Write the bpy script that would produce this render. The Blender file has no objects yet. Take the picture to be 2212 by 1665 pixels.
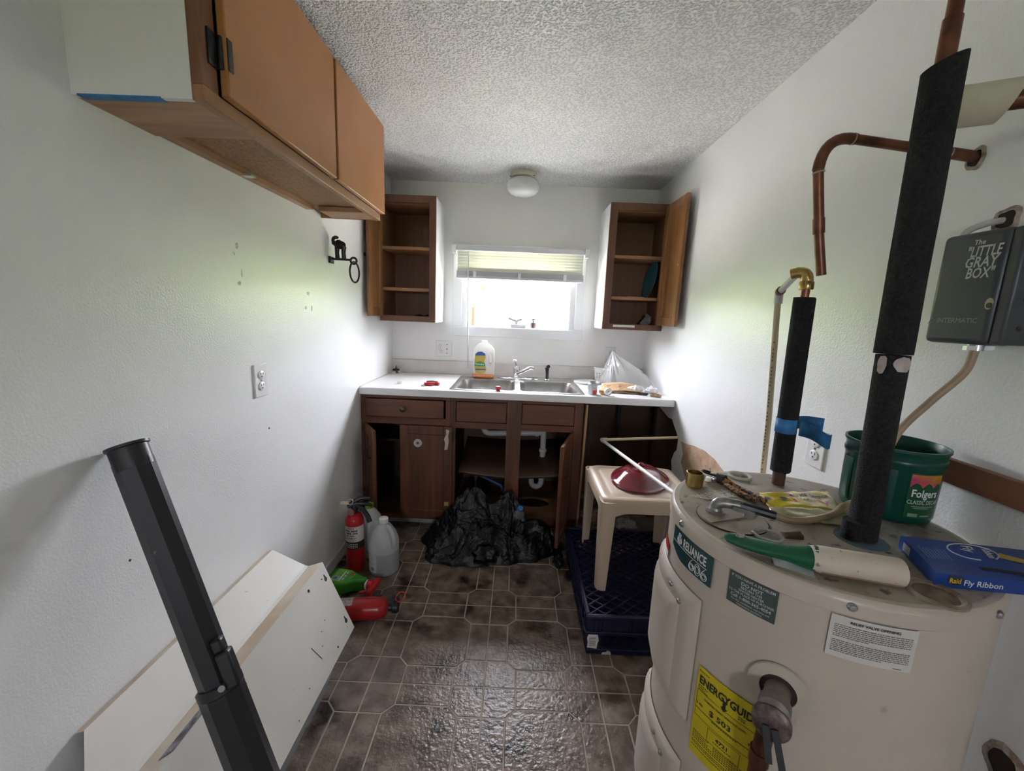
import bpy, bmesh, math, random
from mathutils import Vector, Matrix, noise
random.seed(7)
SC = bpy.context.scene
COL = SC.collection
R = math.radians
# ------------------------------------------------------------------ camera
XL, XR, YB, ZC, YR = -0.879, 0.907, 2.906, 2.148, -2.3
def make_camera():
    P, RO, YW = R(9.85), R(2.33), R(-0.35)
    fw = Vector((math.sin(YW)*math.cos(P), math.cos(YW)*math.cos(P), -math.sin(P)))
    rt = Vector((math.cos(YW), -math.sin(YW), 0)); up = rt.cross(fw)
    rt, up = math.cos(RO)*rt+math.sin(RO)*up, -math.sin(RO)*rt+math.cos(RO)*up
    cd = bpy.data.cameras.new('camera'); cam = bpy.data.objects.new('camera', cd); COL.objects.link(cam)
    cd.sensor_fit = 'HORIZONTAL'; cd.sensor_width = 36; cd.lens = 885/2212*36
    cd.clip_start = 0.02; cd.clip_end = 300
    M = Matrix((rt, up, -fw)).transposed().to_4x4(); M.translation = (0, 0, 1.30)
    cam.matrix_world = M; SC.camera = cam
make_camera()
# ------------------------------------------------------------------ sky, exposure
SKY = 4.5
w = bpy.data.worlds.new('sky'); SC.world = w; w.use_nodes = True
bg = w.node_tree.nodes['Background']; bg.inputs[0].default_value = (0.87, 0.90, 1.0, 1); bg.inputs[1].default_value = SKY
SC.view_settings.view_transform = 'Standard'; SC.view_settings.look = 'None'
SC.view_settings.gamma = 1; SC.view_settings.exposure = 4.0; SC.view_settings.use_curve_mapping = False
sl = bpy.data.lights.new('sun', 'SUN'); sl.energy = 9.0; sl.angle = R(2); sl.color = (1.0, 0.95, 0.86)
so = bpy.data.objects.new('sun', sl); COL.objects.link(so); so.rotation_euler = (R(38), 0, R(-12))
def portal(name, loc, rot, sx, sy):
    l = bpy.data.lights.new(name, 'AREA'); l.shape = 'RECTANGLE'; l.size = sx; l.size_y = sy; l.cycles.is_portal = True
    o = bpy.data.objects.new(name, l); COL.objects.link(o); o.location = loc; o.rotation_euler = rot
portal('window_portal', (0.005, YB+0.13, 1.45), (R(-90), 0, 0), 0.80, 0.52)
portal('fill_window_portal', (0.0, YR-0.12, 1.50), (R(90), 0, 0), 0.36, 0.46)  # guides sky sampling through the added fill window
# ------------------------------------------------------------------ materials
MATS = {}
def mat(name, col, rough=0.5, metal=0.0, col2=None, nscale=8.0, ndetail=4.0, stretch=(1, 1, 1), lo=0.35, hi=0.65,
        bump=0.0, bscale=60.0, trans=0.0, coat=0.0, spec=0.5, spots=None, spot_scale=30, spot_th=(0.62, 0.68), rnd=0.0):
    if name in MATS: return MATS[name]
    m = bpy.data.materials.new(name); m.use_nodes = True; MATS[name] = m
    nt = m.node_tree; N = nt.nodes; L = nt.links; b = N['Principled BSDF']
    b.inputs['Base Color'].default_value = (*col, 1); b.inputs['Roughness'].default_value = rough
    b.inputs['Metallic'].default_value = metal; b.inputs['Specular IOR Level'].default_value = spec
    b.inputs['Coat Weight'].default_value = coat
    geo = N.new('ShaderNodeNewGeometry'); mp = N.new('ShaderNodeMapping'); mp.inputs['Scale'].default_value = stretch
    L.new(geo.outputs['Position'], mp.inputs['Vector']); out = None
    if col2:
        n = N.new('ShaderNodeTexNoise'); n.inputs['Scale'].default_value = nscale; n.inputs['Detail'].default_value = ndetail
        L.new(mp.outputs[0], n.inputs['Vector'])
        r = N.new('ShaderNodeMapRange'); r.inputs['From Min'].default_value = lo; r.inputs['From Max'].default_value = hi
        L.new(n.outputs['Fac'], r.inputs['Value'])
        mx = N.new('ShaderNodeMix'); mx.data_type = 'RGBA'
        mx.inputs['A'].default_value = (*col, 1); mx.inputs['B'].default_value = (*col2, 1)
        L.new(r.outputs[0], mx.inputs['Factor']); out = mx.outputs['Result']
    if spots:
        n = N.new('ShaderNodeTexNoise'); n.inputs['Scale'].default_value = spot_scale; n.inputs['Detail'].default_value = 5
        L.new(mp.outputs[0], n.inputs['Vector'])
        r = N.new('ShaderNodeMapRange'); r.inputs['From Min'].default_value = spot_th[0]; r.inputs['From Max'].default_value = spot_th[1]
        L.new(n.outputs['Fac'], r.inputs['Value'])
        mx = N.new('ShaderNodeMix'); mx.data_type = 'RGBA'
        if out: L.new(out, mx.inputs['A'])
        else: mx.inputs['A'].default_value = (*col, 1)
        mx.inputs['B'].default_value = (*spots, 1); L.new(r.outputs[0], mx.inputs['Factor']); out = mx.outputs['Result']
    if rnd:
        oi = N.new('ShaderNodeObjectInfo'); r = N.new('ShaderNodeMapRange'); r.inputs['To Min'].default_value = 1-rnd; r.inputs['To Max'].default_value = 1+rnd
        L.new(oi.outputs['Random'], r.inputs['Value']); hs = N.new('ShaderNodeHueSaturation'); L.new(r.outputs[0], hs.inputs['Value'])
        if out: L.new(out, hs.inputs['Color'])
        else: hs.inputs['Color'].default_value = (*col, 1)
        out = hs.outputs[0]
    if out: L.new(out, b.inputs['Base Color'])
    if bump:
        n = N.new('ShaderNodeTexNoise'); n.inputs['Scale'].default_value = bscale; n.inputs['Detail'].default_value = 3
        L.new(geo.outputs['Position'], n.inputs['Vector']); bp = N.new('ShaderNodeBump')
        bp.inputs['Strength'].default_value = bump; bp.inputs['Distance'].default_value = 0.01
        L.new(n.outputs['Fac'], bp.inputs['Height']); L.new(bp.outputs[0], b.inputs['Normal'])
    if trans:
        t = N.new('ShaderNodeBsdfTransparent'); ms = N.new('ShaderNodeMixShader'); ms.inputs[0].default_value = trans
        L.new(b.outputs[0], ms.inputs[1]); L.new(t.outputs[0], ms.inputs[2]); L.new(ms.outputs[0], N['Material Output'].inputs['Surface'])
    return m
def mat_translucent(name, col, amt=0.4, rough=0.4):
    m = mat(name, col, rough); nt = m.node_tree; N = nt.nodes; L = nt.links
    t = N.new('ShaderNodeBsdfTranslucent'); t.inputs[0].default_value = (*col, 1); ms = N.new('ShaderNodeMixShader'); ms.inputs[0].default_value = amt
    L.new(N['Principled BSDF'].outputs[0], ms.inputs[1]); L.new(t.outputs[0], ms.inputs[2]); L.new(ms.outputs[0], N['Material Output'].inputs['Surface'])
    return m
def wood(name, c1, c2, axis='z', rough=0.45, scale=14, bump=0.05, dirt=None):
    st = {'x': (0.08, 1, 1), 'y': (1, 0.08, 1), 'z': (1, 1, 0.08)}[axis]
    return mat(name, c1, rough, col2=c2, nscale=scale*3, ndetail=6, stretch=st, lo=0.3, hi=0.7, bump=bump, bscale=120, spots=dirt, spot_scale=9, spot_th=(0.52, 0.75))
WALL = mat('wall_paint', (0.84, 0.845, 0.84), 0.33, col2=(0.82, 0.825, 0.815), nscale=3, bump=0.13, bscale=190, spots=(0.55, 0.54, 0.50), spot_scale=42, spot_th=(0.745, 0.78))
WALLB = mat('back_wall_paint', (0.85, 0.845, 0.83), 0.38, col2=(0.82, 0.81, 0.79), nscale=3, bump=0.06, bscale=160, spots=(0.5, 0.45, 0.4), spot_scale=45, spot_th=(0.76, 0.79))
def ceiling_mat():
    m = bpy.data.materials.new('popcorn_ceiling'); m.use_nodes = True; nt = m.node_tree; N = nt.nodes; L = nt.links; b = N['Principled BSDF']
    b.inputs['Roughness'].default_value = 0.6
    geo = N.new('ShaderNodeNewGeometry')
    n1 = N.new('ShaderNodeTexNoise'); n1.inputs['Scale'].default_value = 120; n1.inputs['Detail'].default_value = 2.5; n1.inputs['Roughness'].default_value = 0.55
    L.new(geo.outputs['Position'], n1.inputs['Vector'])
    r = N.new('ShaderNodeMapRange'); r.inputs['From Min'].default_value = 0.40; r.inputs['From Max'].default_value = 0.56
    L.new(n1.outputs['Fac'], r.inputs['Value'])
    mx = N.new('ShaderNodeMix'); mx.data_type = 'RGBA'; mx.inputs['A'].default_value = (0.66, 0.665, 0.655, 1); mx.inputs['B'].default_value = (0.90, 0.90, 0.89, 1)  # shade between the popcorn lumps is painted into the colour
    L.new(r.outputs[0], mx.inputs['Factor']); L.new(mx.outputs['Result'], b.inputs['Base Color'])
    bp = N.new('ShaderNodeBump'); bp.inputs['Strength'].default_value = 0.75; bp.inputs['Distance'].default_value = 0.010
    L.new(r.outputs[0], bp.inputs['Height']); L.new(bp.outputs[0], b.inputs['Normal']); return m
CEIL = ceiling_mat()
TRIM = mat('white_trim', (0.79, 0.80, 0.81), 0.35)
GROUT = mat('grout', (0.40, 0.32, 0.25), 0.6, col2=(0.27, 0.21, 0.16), nscale=9)
def tile_mat():
    m = mat('vinyl_tile', (0.112, 0.078, 0.055), 0.27, col2=(0.225, 0.168, 0.128), nscale=16, ndetail=7, lo=0.38, hi=0.66, bump=0.28, bscale=70,
            spots=(0.030, 0.019, 0.013), spot_scale=7.5, spot_th=(0.545, 0.68), rnd=0.10)
    return m
TILE = tile_mat()
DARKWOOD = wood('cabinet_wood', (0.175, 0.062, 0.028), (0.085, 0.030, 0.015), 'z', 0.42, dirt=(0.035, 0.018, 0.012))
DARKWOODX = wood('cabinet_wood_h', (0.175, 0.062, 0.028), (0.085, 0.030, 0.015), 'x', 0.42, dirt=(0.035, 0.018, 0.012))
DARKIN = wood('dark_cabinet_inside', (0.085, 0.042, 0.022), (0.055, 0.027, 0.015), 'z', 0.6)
CABIN = wood('cabinet_inside', (0.25, 0.125, 0.058), (0.20, 0.095, 0.042), 'z', 0.5)
SHELFW = wood('shelf_wood', (0.42, 0.22, 0.10), (0.34, 0.17, 0.075), 'x', 0.5)
FRAMEW = wood('upper_frame_wood', (0.17, 0.072, 0.036), (0.115, 0.045, 0.024), 'z', 0.42)
PINE = wood('pine_door', (0.33, 0.155, 0.052), (0.18, 0.075, 0.026), 'z', 0.32, scale=9)
ORANGE = mat('orange_door', (0.44, 0.195, 0.062), 0.42, col2=(0.39, 0.165, 0.050), nscale=4)
ORFRAME = wood('orange_frame', (0.40, 0.21, 0.10), (0.30, 0.14, 0.06), 'y', 0.45)
PARTICLE = mat('particle_board', (0.36, 0.20, 0.085), 0.6, col2=(0.25, 0.125, 0.05), nscale=150, ndetail=2, lo=0.4, hi=0.6)
PLYW = wood('plywood', (0.50, 0.31, 0.18), (0.36, 0.19, 0.10), 'x', 0.55, dirt=(0.25, 0.12, 0.06))
BROWNB = mat('bare_board', (0.145, 0.088, 0.052), 0.7, col2=(0.115, 0.066, 0.038), nscale=6)
DARKB = mat('dark_void', (0.035, 0.022, 0.016), 0.8)
LAMIN = mat('countertop_laminate', (0.80, 0.79, 0.785), 0.28, col2=(0.76, 0.745, 0.735), nscale=5)
STEEL = mat('stainless', (0.52, 0.52, 0.53), 0.28, 1.0, col2=(0.42, 0.40, 0.38), nscale=14)
CHROME = mat('chrome', (0.75, 0.75, 0.76), 0.12, 1.0)
BLACKP = mat('black_plastic', (0.018, 0.018, 0.019), 0.4)
BLACKM = mat('black_iron', (0.022, 0.019, 0.017), 0.45, 0.3)
WHITEP = mat('white_plastic', (0.78, 0.78, 0.76), 0.35)
PVC = mat('pvc_pipe', (0.74, 0.73, 0.70), 0.4)
CPVC = mat('cpvc_pipe', (0.72, 0.60, 0.40), 0.4)
IVORY = mat('ivory_metal', (0.72, 0.70, 0.655), 0.32, col2=(0.66, 0.63, 0.57), nscale=3, spots=(0.42, 0.33, 0.24), spot_scale=28, spot_th=(0.71, 0.77))
HEATERM = mat('heater_enamel', (0.58, 0.505, 0.425), 0.33, col2=(0.52, 0.448, 0.37), nscale=3, spots=(0.36, 0.29, 0.21), spot_scale=24, spot_th=(0.70, 0.78))
HTOP = mat('heater_top_dusty', (0.43, 0.375, 0.30), 0.45, col2=(0.28, 0.235, 0.18), nscale=11, ndetail=8, spots=(0.10, 0.075, 0.055), spot_scale=48, spot_th=(0.60, 0.68))
COPPER = mat('copper_aged', (0.23, 0.09, 0.052), 0.38, 0.75, col2=(0.10, 0.045, 0.03), nscale=28)
COPPERB = mat('copper_bright', (0.55, 0.20, 0.08), 0.4, 0.6, col2=(0.35, 0.12, 0.05), nscale=40)
BRASS = mat('brass', (0.56, 0.40, 0.14), 0.28, 1.0, col2=(0.36, 0.25, 0.09), nscale=30)
FOAM = mat('black_foam', (0.010, 0.010, 0.011), 0.8, col2=(0.022, 0.021, 0.021), nscale=160, bump=0.5, bscale=420, spec=0.3)
FOAMW = mat('cream_foam', (0.62, 0.58, 0.46), 0.7, col2=(0.50, 0.46, 0.34), nscale=10, spots=(0.30, 0.24, 0.14), spot_scale=20, spot_th=(0.66, 0.74))
BLUETAPE = mat('blue_tape', (0.022, 0.16, 0.42), 0.6, col2=(0.05, 0.24, 0.52), nscale=40)
GRAYBOX = mat('gray_enamel', (0.052, 0.058, 0.062), 0.38, bump=0.05, bscale=200)
LETTERW = mat('white_print', (0.78, 0.78, 0.76), 0.5)
LETTERK = mat('black_print', (0.02, 0.02, 0.018), 0.6)
CABLE = mat('cable_sheath', (0.42, 0.30, 0.185), 0.5, col2=(0.34, 0.24, 0.15), nscale=20)
CABLEW = mat('cable_white', (0.55, 0.53, 0.49), 0.5)
STOOLP = mat('stool_resin', (0.50, 0.395, 0.30), 0.38)
MAROON = mat('maroon_glaze', (0.15, 0.010, 0.020), 0.10, coat=0.6)
CRATEB = mat('crate_blue', (0.006, 0.007, 0.036), 0.45)
REDP = mat('red_paint', (0.42, 0.012, 0.015), 0.28, col2=(0.34, 0.010, 0.012), nscale=6)
REDPL = mat('red_plastic', (0.50, 0.015, 0.02), 0.35)
JUGM = mat_translucent('jug_plastic', (0.62, 0.64, 0.64), 0.35, 0.35)
JUGW = mat_translucent('jug_water', (0.48, 0.50, 0.51), 0.3, 0.3)
GREENB = mat('green_bottle', (0.035, 0.24, 0.02), 0.25, col2=(0.06, 0.33, 0.03), nscale=12)
YELGRN = mat('yellow_green', (0.42, 0.50, 0.05), 0.3)
BAGK = mat('black_bag', (0.006, 0.006, 0.007), 0.36, spec=0.35, bump=0.35, bscale=55)
CLEARB = mat('clear_plastic', (0.80, 0.80, 0.80), 0.10, trans=0.66)
CLEARB2 = mat('clear_bottle', (0.6, 0.62, 0.62), 0.08, trans=0.72)
FROST = mat_translucent('frosted_globe', (0.80, 0.81, 0.80), 0.25, 0.08)
LAMPB = mat('lamp_base', (0.62, 0.57, 0.45), 0.4)
SOAPB = mat_translucent('soap_bottle', (0.80, 0.80, 0.77), 0.45, 0.25)
SOAPL = mat('soap_liquid', (0.75, 0.23, 0.03), 0.2)
def glass_mat():
    m = bpy.data.materials.new('window_glass'); m.use_nodes = True; nt = m.node_tree; N = nt.nodes; L = nt.links
    for n in list(N):
        if n.type == 'BSDF_PRINCIPLED': N.remove(n)
    g = N.new('ShaderNodeBsdfGlossy'); g.inputs['Roughness'].default_value = 0.02; t = N.new('ShaderNodeBsdfTransparent')
    ms = N.new('ShaderNodeMixShader'); ms.inputs[0].default_value = 0.05
    L.new(t.outputs[0], ms.inputs[1]); L.new(g.outputs[0], ms.inputs[2]); L.new(ms.outputs[0], N['Material Output'].inputs['Surface']); return m
GLASS = glass_mat()
# ------------------------------------------------------------------ mesh helpers
def frame(d, up=Vector((0, 0, 1))):
    d = Vector(d).normalized()
    if abs(d.dot(up)) > 0.97: up = Vector((0, 1, 0))
    x = up.cross(d).normalized(); y = d.cross(x); return x, y, d
class MB:
    def __init__(s, M=None): s.v = []; s.f = []; s.M = M
    def add(s, vs, fs):
        o = len(s.v)
        s.v += [(s.M @ Vector(p)) if s.M else Vector(p) for p in vs]; s.f += [[i+o for i in f] for f in fs]; return s
    def box(s, x0, x1, y0, y1, z0, z1):
        return s.add([(x0,y0,z0),(x1,y0,z0),(x1,y1,z0),(x0,y1,z0),(x0,y0,z1),(x1,y0,z1),(x1,y1,z1),(x0,y1,z1)],
                     [(0,3,2,1),(4,5,6,7),(0,1,5,4),(1,2,6,5),(2,3,7,6),(3,0,4,7)])
    def bar(s, p0, p1, w, h, up=(0, 0, 1)):
        p0 = Vector(p0); p1 = Vector(p1); x, y, d = frame(p1-p0, Vector(up)); vs = []
        for p in (p0, p1):
            for a, b in ((-1,-1),(1,-1),(1,1),(-1,1)): vs.append(p+x*a*w/2+y*b*h/2)
        return s.add(vs, [(0,3,2,1),(4,5,6,7),(0,1,5,4),(1,2,6,5),(2,3,7,6),(3,0,4,7)])
    def tube(s, pts, r, n=12, closed=False, caps=True):
        pts = [Vector(p) for p in pts]; k = len(pts); rs = r if isinstance(r, (list, tuple)) else [r]*k
        vs = []; px = None
        for i, p in enumerate(pts):
            if closed: d = pts[(i+1) % k]-pts[i-1]
            else: d = pts[min(i+1, k-1)]-pts[max(i-1, 0)]
            d = d.normalized()
            if px is None: x, y, _ = frame(d)
            else:
                x = px-d*px.dot(d)
                if x.length < 1e-6: x, y, _ = frame(d)
                x = x.normalized(); y = d.cross(x)
            px = x
            for j in range(n):
                a = 2*math.pi*j/n; vs.append(p+(x*math.cos(a)+y*math.sin(a))*rs[i])
        fs = []
        for i in range(k if closed else k-1):
            for j in range(n):
                a, b = i*n, ((i+1) % k)*n; fs.append((a+j, a+(j+1) % n, b+(j+1) % n, b+j))
        if caps and not closed: fs += [list(range(n))[::-1], [(k-1)*n+j for j in range(n)]]
        return s.add(vs, fs)
    def lathe(s, prof, c=(0, 0, 0), axis=(0, 0, 1), n=32, sx=1.0, sy=1.0, caps=True):
        x, y, d = frame(axis); c = Vector(c); vs = []; k = len(prof)
        if abs(d.z) > 0.999: x, y = Vector((1, 0, 0)), Vector((0, 1 if d.z > 0 else -1, 0))
        for r, h in prof:
            for j in range(n):
                a = 2*math.pi*j/n; vs.append(c+x*math.cos(a)*r*sx+y*math.sin(a)*r*sy+d*h)
        fs = []
        for i in range(k-1):
            for j in range(n): fs.append((i*n+j, i*n+(j+1) % n, (i+1)*n+(j+1) % n, (i+1)*n+j))
        if caps: fs += [list(range(n))[::-1], [(k-1)*n+j for j in range(n)]]
        return s.add(vs, fs)
    def ell(s, c, rx, ry, rz, n=16, m=10):
        prof = [(max(1e-4, math.sin(math.pi*i/m)), -math.cos(math.pi*i/m)) for i in range(m+1)]
        vs = []; c = Vector(c)
        for r, h in prof:
            for j in range(n): a = 2*math.pi*j/n; vs.append(c+Vector((math.cos(a)*r*rx, math.sin(a)*r*ry, h*rz)))
        fs = [(i*n+j, i*n+(j+1) % n, (i+1)*n+(j+1) % n, (i+1)*n+j) for i in range(m) for j in range(n)]
        return s.add(vs, fs)
    def prism(s, pts, o, u, v, wv):           # polygon (a,b) in plane o+u*a+v*b, extruded by vector wv
        o, u, v, wv = Vector(o), Vector(u), Vector(v), Vector(wv); k = len(pts)
        a = [o+u*p[0]+v*p[1] for p in pts]; b = [p+wv for p in a]
        return s.add(a+b, [list(range(k))[::-1], list(range(k, 2*k))]+[(i, (i+1) % k, k+(i+1) % k, k+i) for i in range(k)])
    def grid(s, fn, nu, nv, closed_u=False):
        vs = [fn(i/nu, j/nv) for j in range(nv+1) for i in range(nu+1)]
        return s.add(vs, [(j*(nu+1)+i, j*(nu+1)+i+1, (j+1)*(nu+1)+i+1, (j+1)*(nu+1)+i) for j in range(nv) for i in range(nu)])
    def text(s, body, size, fn, align='CENTER', bold=0.0, sx=1.0, shear=0.0):
        cu = bpy.data.curves.new('t', 'FONT'); cu.body = body; cu.size = size; cu.align_x = align; cu.offset = bold*size; cu.shear = shear; cu.resolution_u = 2
        ob = bpy.data.objects.new('t', cu); me = ob.to_mesh()
        vs = [fn(v.co.x*sx, v.co.y) for v in me.vertices]; fs = [list(p.vertices) for p in me.polygons]
        ob.to_mesh_clear(); bpy.data.objects.remove(ob); bpy.data.curves.remove(cu)
        return s.add(vs, fs)
    def build(s, name, m, parent=None, smooth=True, bevel=0.0, seg=2, solid=0.0, angle=35):
        me = bpy.data.meshes.new(name)
        org = Vector((0, 0, 0))
        q = parent
        while q is not None: org += q.location; q = q.parent
        vs = s.v
        if parent is None and vs:
            lo = Vector((min(v[i] for v in vs) for i in range(3))); hi = Vector((max(v[i] for v in vs) for i in range(3)))
            org = Vector(((lo.x+hi.x)/2, (lo.y+hi.y)/2, lo.z))
        me.from_pydata([tuple(v-org) for v in vs], [], s.f); me.materials.append(m)
        bm = bmesh.new(); bm.from_mesh(me); bmesh.ops.recalc_face_normals(bm, faces=bm.faces); bm.to_mesh(me); bm.free()
        if smooth:
            me.shade_smooth(); me.set_sharp_from_angle(angle=R(angle))
        o = bpy.data.objects.new(name, me); COL.objects.link(o)
        if parent is not None: o.parent = parent
        else: o.location = org
        if solid:
            md = o.modifiers.new('solid', 'SOLIDIFY'); md.thickness = solid; md.offset = 0
        if bevel:
            md = o.modifiers.new('bevel', 'BEVEL'); md.width = bevel; md.segments = seg; md.limit_method = 'ANGLE'; md.angle_limit = R(40)
        return o
def tag(o, label, cat, group=None):
    o['label'] = label; o['category'] = cat
    if group: o['group'] = group
    return o
def thing(name, label, cat, loc, group=None):
    o = bpy.data.objects.new(name, None); COL.objects.link(o); o.location = loc; o.empty_display_size = 0.05
    return tag(o, label, cat, group)
def struct(o, label=None):
    o['kind'] = 'structure'
    if label: o['label'] = label; 
    return o
def B(*a): return MB().box(*a)
def arc(p0, p1, p2, n=8):
    p0, p1, p2 = Vector(p0), Vector(p1), Vector(p2); return [(1-t)**2*p0+2*t*(1-t)*p1+t*t*p2 for t in (i/n for i in range(n+1))]
def spline(pts, n=8):
    P = [Vector(p) for p in pts]; P = [2*P[0]-P[1]]+P+[2*P[-1]-P[-2]]; out = []
    for i in range(1, len(P)-2):
        for j in range(n):
            t = j/n; a, b, c, d = P[i-1], P[i], P[i+1], P[i+2]
            out.append(0.5*((2*b)+(c-a)*t+(2*a-5*b+4*c-d)*t*t+(3*b-a-3*c+d)*t**3))
    out.append(P[-2]); return out
def circle(c, r, u, v, n=20, a0=0, a1=2*math.pi):
    c, u, v = Vector(c), Vector(u), Vector(v); return [c+u*math.cos(a0+(a1-a0)*i/n)*r+v*math.sin(a0+(a1-a0)*i/n)*r for i in range(n)]
# ================================================================== structure
floor = struct(B(XL-0.1, XR+0.1, YR-0.1, YB+0.12, -0.12, -0.0012).build('floor', GROUT, smooth=False))
def tiles():
    px, py, hw, cut, g, th = 0.4035, 0.4085, 0.0775, 0.034, 0.0026, 0.0012
    mx0, my0 = -0.064, 1.242
    def shapes():
        ox, oy = px-hw, py-hw; c = cut
        yield 'o', [(hw+c,hw),(ox-c,hw),(ox,hw+c),(ox,oy-c),(ox-c,oy),(hw+c,oy),(hw,oy-c),(hw,hw+c)]
        for sx in (0, 1):
            for sy in (0, 1):
                q = [(0,0),(hw+c,0),(hw+c,hw),(hw,hw+c),(0,hw+c)]
                yield 'p%d%d' % (sx, sy), [((px-a) if sx else a, (py-b) if sy else b) for a, b in q]
            yield 'v%d' % sx, [((px-a) if sx else a, b) for a, b in ((0,hw+c),(hw,hw+c),(hw,oy-c),(0,oy-c))]
            yield 'h%d' % sx, [(b, (py-a) if sx else a) for a, b in ((0,hw+c),(hw,hw+c),(hw,ox-c),(0,ox-c))]
    def inset(poly):
        k = len(poly); cx = sum(p[0] for p in poly)/k; cy = sum(p[1] for p in poly)/k; out = []
        area = sum(poly[i][0]*poly[(i+1) % k][1]-poly[(i+1) % k][0]*poly[i][1] for i in range(k))
        if area < 0: poly = poly[::-1]
        for i in range(k):
            a, b, c = Vector(poly[i-1]), Vector(poly[i]), Vector(poly[(i+1) % k]); e1 = (b-a).normalized(); e2 = (c-b).normalized()
            n1 = Vector((-e1.y, e1.x)); n2 = Vector((-e2.y, e2.x)); d = n1+n2; d = d/(1+n1.dot(n2)); out.append(b+d*g)
        return out
    meshes = {}
    for key, poly in shapes():
        q = inset(poly); k = len(q); me = bpy.data.meshes.new('floor_tile')
        q2 = [(p[0]*0.985+0.015*sum(a[0] for a in q)/k, p[1]*0.985+0.015*sum(a[1] for a in q)/k) for p in q]
        vs = [(p[0], p[1], 0) for p in q]+[(p[0], p[1], th) for p in q2]
        me.from_pydata(vs, [], [list(range(k, 2*k))]+[(i, (i+1) % k, k+(i+1) % k, k+i) for i in range(k)]); me.materials.append(TILE); meshes[key] = me
    rest = MB(); fz = floor.location
    for i in range(-3, 4):
        for j in range(-9, 4):
            for key, me in meshes.items():
                x, y = mx0+i*px, my0+j*py
                cx = x+sum(v.co.x for v in me.vertices)/len(me.vertices); cy = y+sum(v.co.y for v in me.vertices)/len(me.vertices)
                hx = max(abs(v.co.x+x-cx) for v in me.vertices)
                if cx-hx < XL or cx+hx > XR or cy < YR+0.1 or cy > 2.36: continue
                near = cy > 0.85 and not (cx > 0.36 and cy < 1.05) and not (cx < -0.62 and cy < 1.3)
                if near:
                    o = bpy.data.objects.new('floor_tile', me); COL.objects.link(o); o.parent = floor; o.location = Vector((x, y, -0.0012))-fz
                else: rest.add([(v.co.x+x, v.co.y+y, v.co.z-0.0012) for v in me.vertices], [list(p.vertices) for p in me.polygons])
    r = rest.build('floor_tile_field', TILE, floor, smooth=False); r['kind'] = 'stuff'
tiles()
struct(B(XL-0.1, XR+0.1, YR-0.1, YB+0.12, ZC, ZC+0.1).build('ceiling', CEIL, smooth=False))
wl = struct(B(XL-0.1, XL, YR-0.1, YB+0.12, -0.12, ZC).build('wall_left', WALL, smooth=False))
for i, (y, z, a, b) in enumerate(((1.315,1.475,0.006,0.010),(1.300,1.450,0.004,0.005),(1.315,1.362,0.007,0.006),(1.330,1.395,0.003,0.012),(1.745,1.352,0.010,0.007),(1.722,1.292,0.008,0.006),(1.770,1.292,0.005,0.011),(0.86,0.70,0.003,0.003),(1.42,0.86,0.003,0.004))):
    MB().prism([(a*(1+0.5*noise.noise(Vector((k*1.3,i*3.7,0))))*math.cos(2*math.pi*k/11), b*(1+0.5*noise.noise(Vector((k*1.3,i*3.7,4))))*math.sin(2*math.pi*k/11)) for k in range(11)], (XL-0.0005,y,z), (0,1,0), (0,0,1), (0.0013,0,0)).build('scuff_mark', mat('scuff', (0.66,0.66,0.63), 0.6, col2=(0.36,0.34,0.31), nscale=260, lo=0.5, hi=0.56) if i < 7 else DARKB, wl, smooth=False)
wb = MB(); WX0, WX1, WZ0, WZ1 = -0.388, 0.398, 1.205, 1.715
wb.box(XL, WX0, YB, YB+0.12, -0.12, ZC).box(WX1, XR+0.1, YB, YB+0.12, -0.12, ZC).box(WX0, WX1, YB, YB+0.12, -0.12, WZ0).box(WX0, WX1, YB, YB+0.12, WZ1, ZC)
struct(wb.build('wall_back', WALLB, smooth=False))
# right wall: broken away at its low back corner
hole = [(2.235,-0.12),(2.232,0.10),(2.222,0.20),(2.236,0.30),(2.226,0.40),(2.212,0.47),(2.232,0.52),(2.205,0.575),(2.175,0.60),(2.172,0.665),(2.205,0.695),
        (2.250,0.722),(2.285,0.748),(2.33,0.742),(2.40,0.752),(2.50,0.770),(2.60,0.79),(YB,0.80)]
poly = [(YR-0.1,-0.12)]+hole+[(YB,ZC),(YR-0.1,ZC)]
wr = struct(MB().prism(poly, (XR,0,0), (0,1,0), (0,0,1), (0.014,0,0)).build('wall_right', WALL, smooth=False))
struct(MB().box(XR+0.10, XR+0.12, YR-0.1, YB+0.12, -0.12, ZC+0.02).build('wall_outer', BROWNB, smooth=False))
struct(MB().box(XR+0.014, XR+0.10, 2.56, 2.60, -0.1, 1.0).box(XR+0.014, XR+0.10, 2.16, 2.18, 0.0, 1.0).build('trim_1', BROWNB, smooth=False), 'bare wall stud inside the broken wall')
RX, RZ0, RZ1 = 0.17, 1.28, 1.72  # opening for the added fill window behind the camera
wre = MB(); wre.box(XL, -RX, YR-0.1, YR, -0.12, ZC).box(RX, XR+0.1, YR-0.1, YR, -0.12, ZC).box(-RX, RX, YR-0.1, YR, -0.12, RZ0).box(-RX, RX, YR-0.1, YR, RZ1, ZC)
struct(wre.build('wall_rear', WALL, smooth=False))
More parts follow.
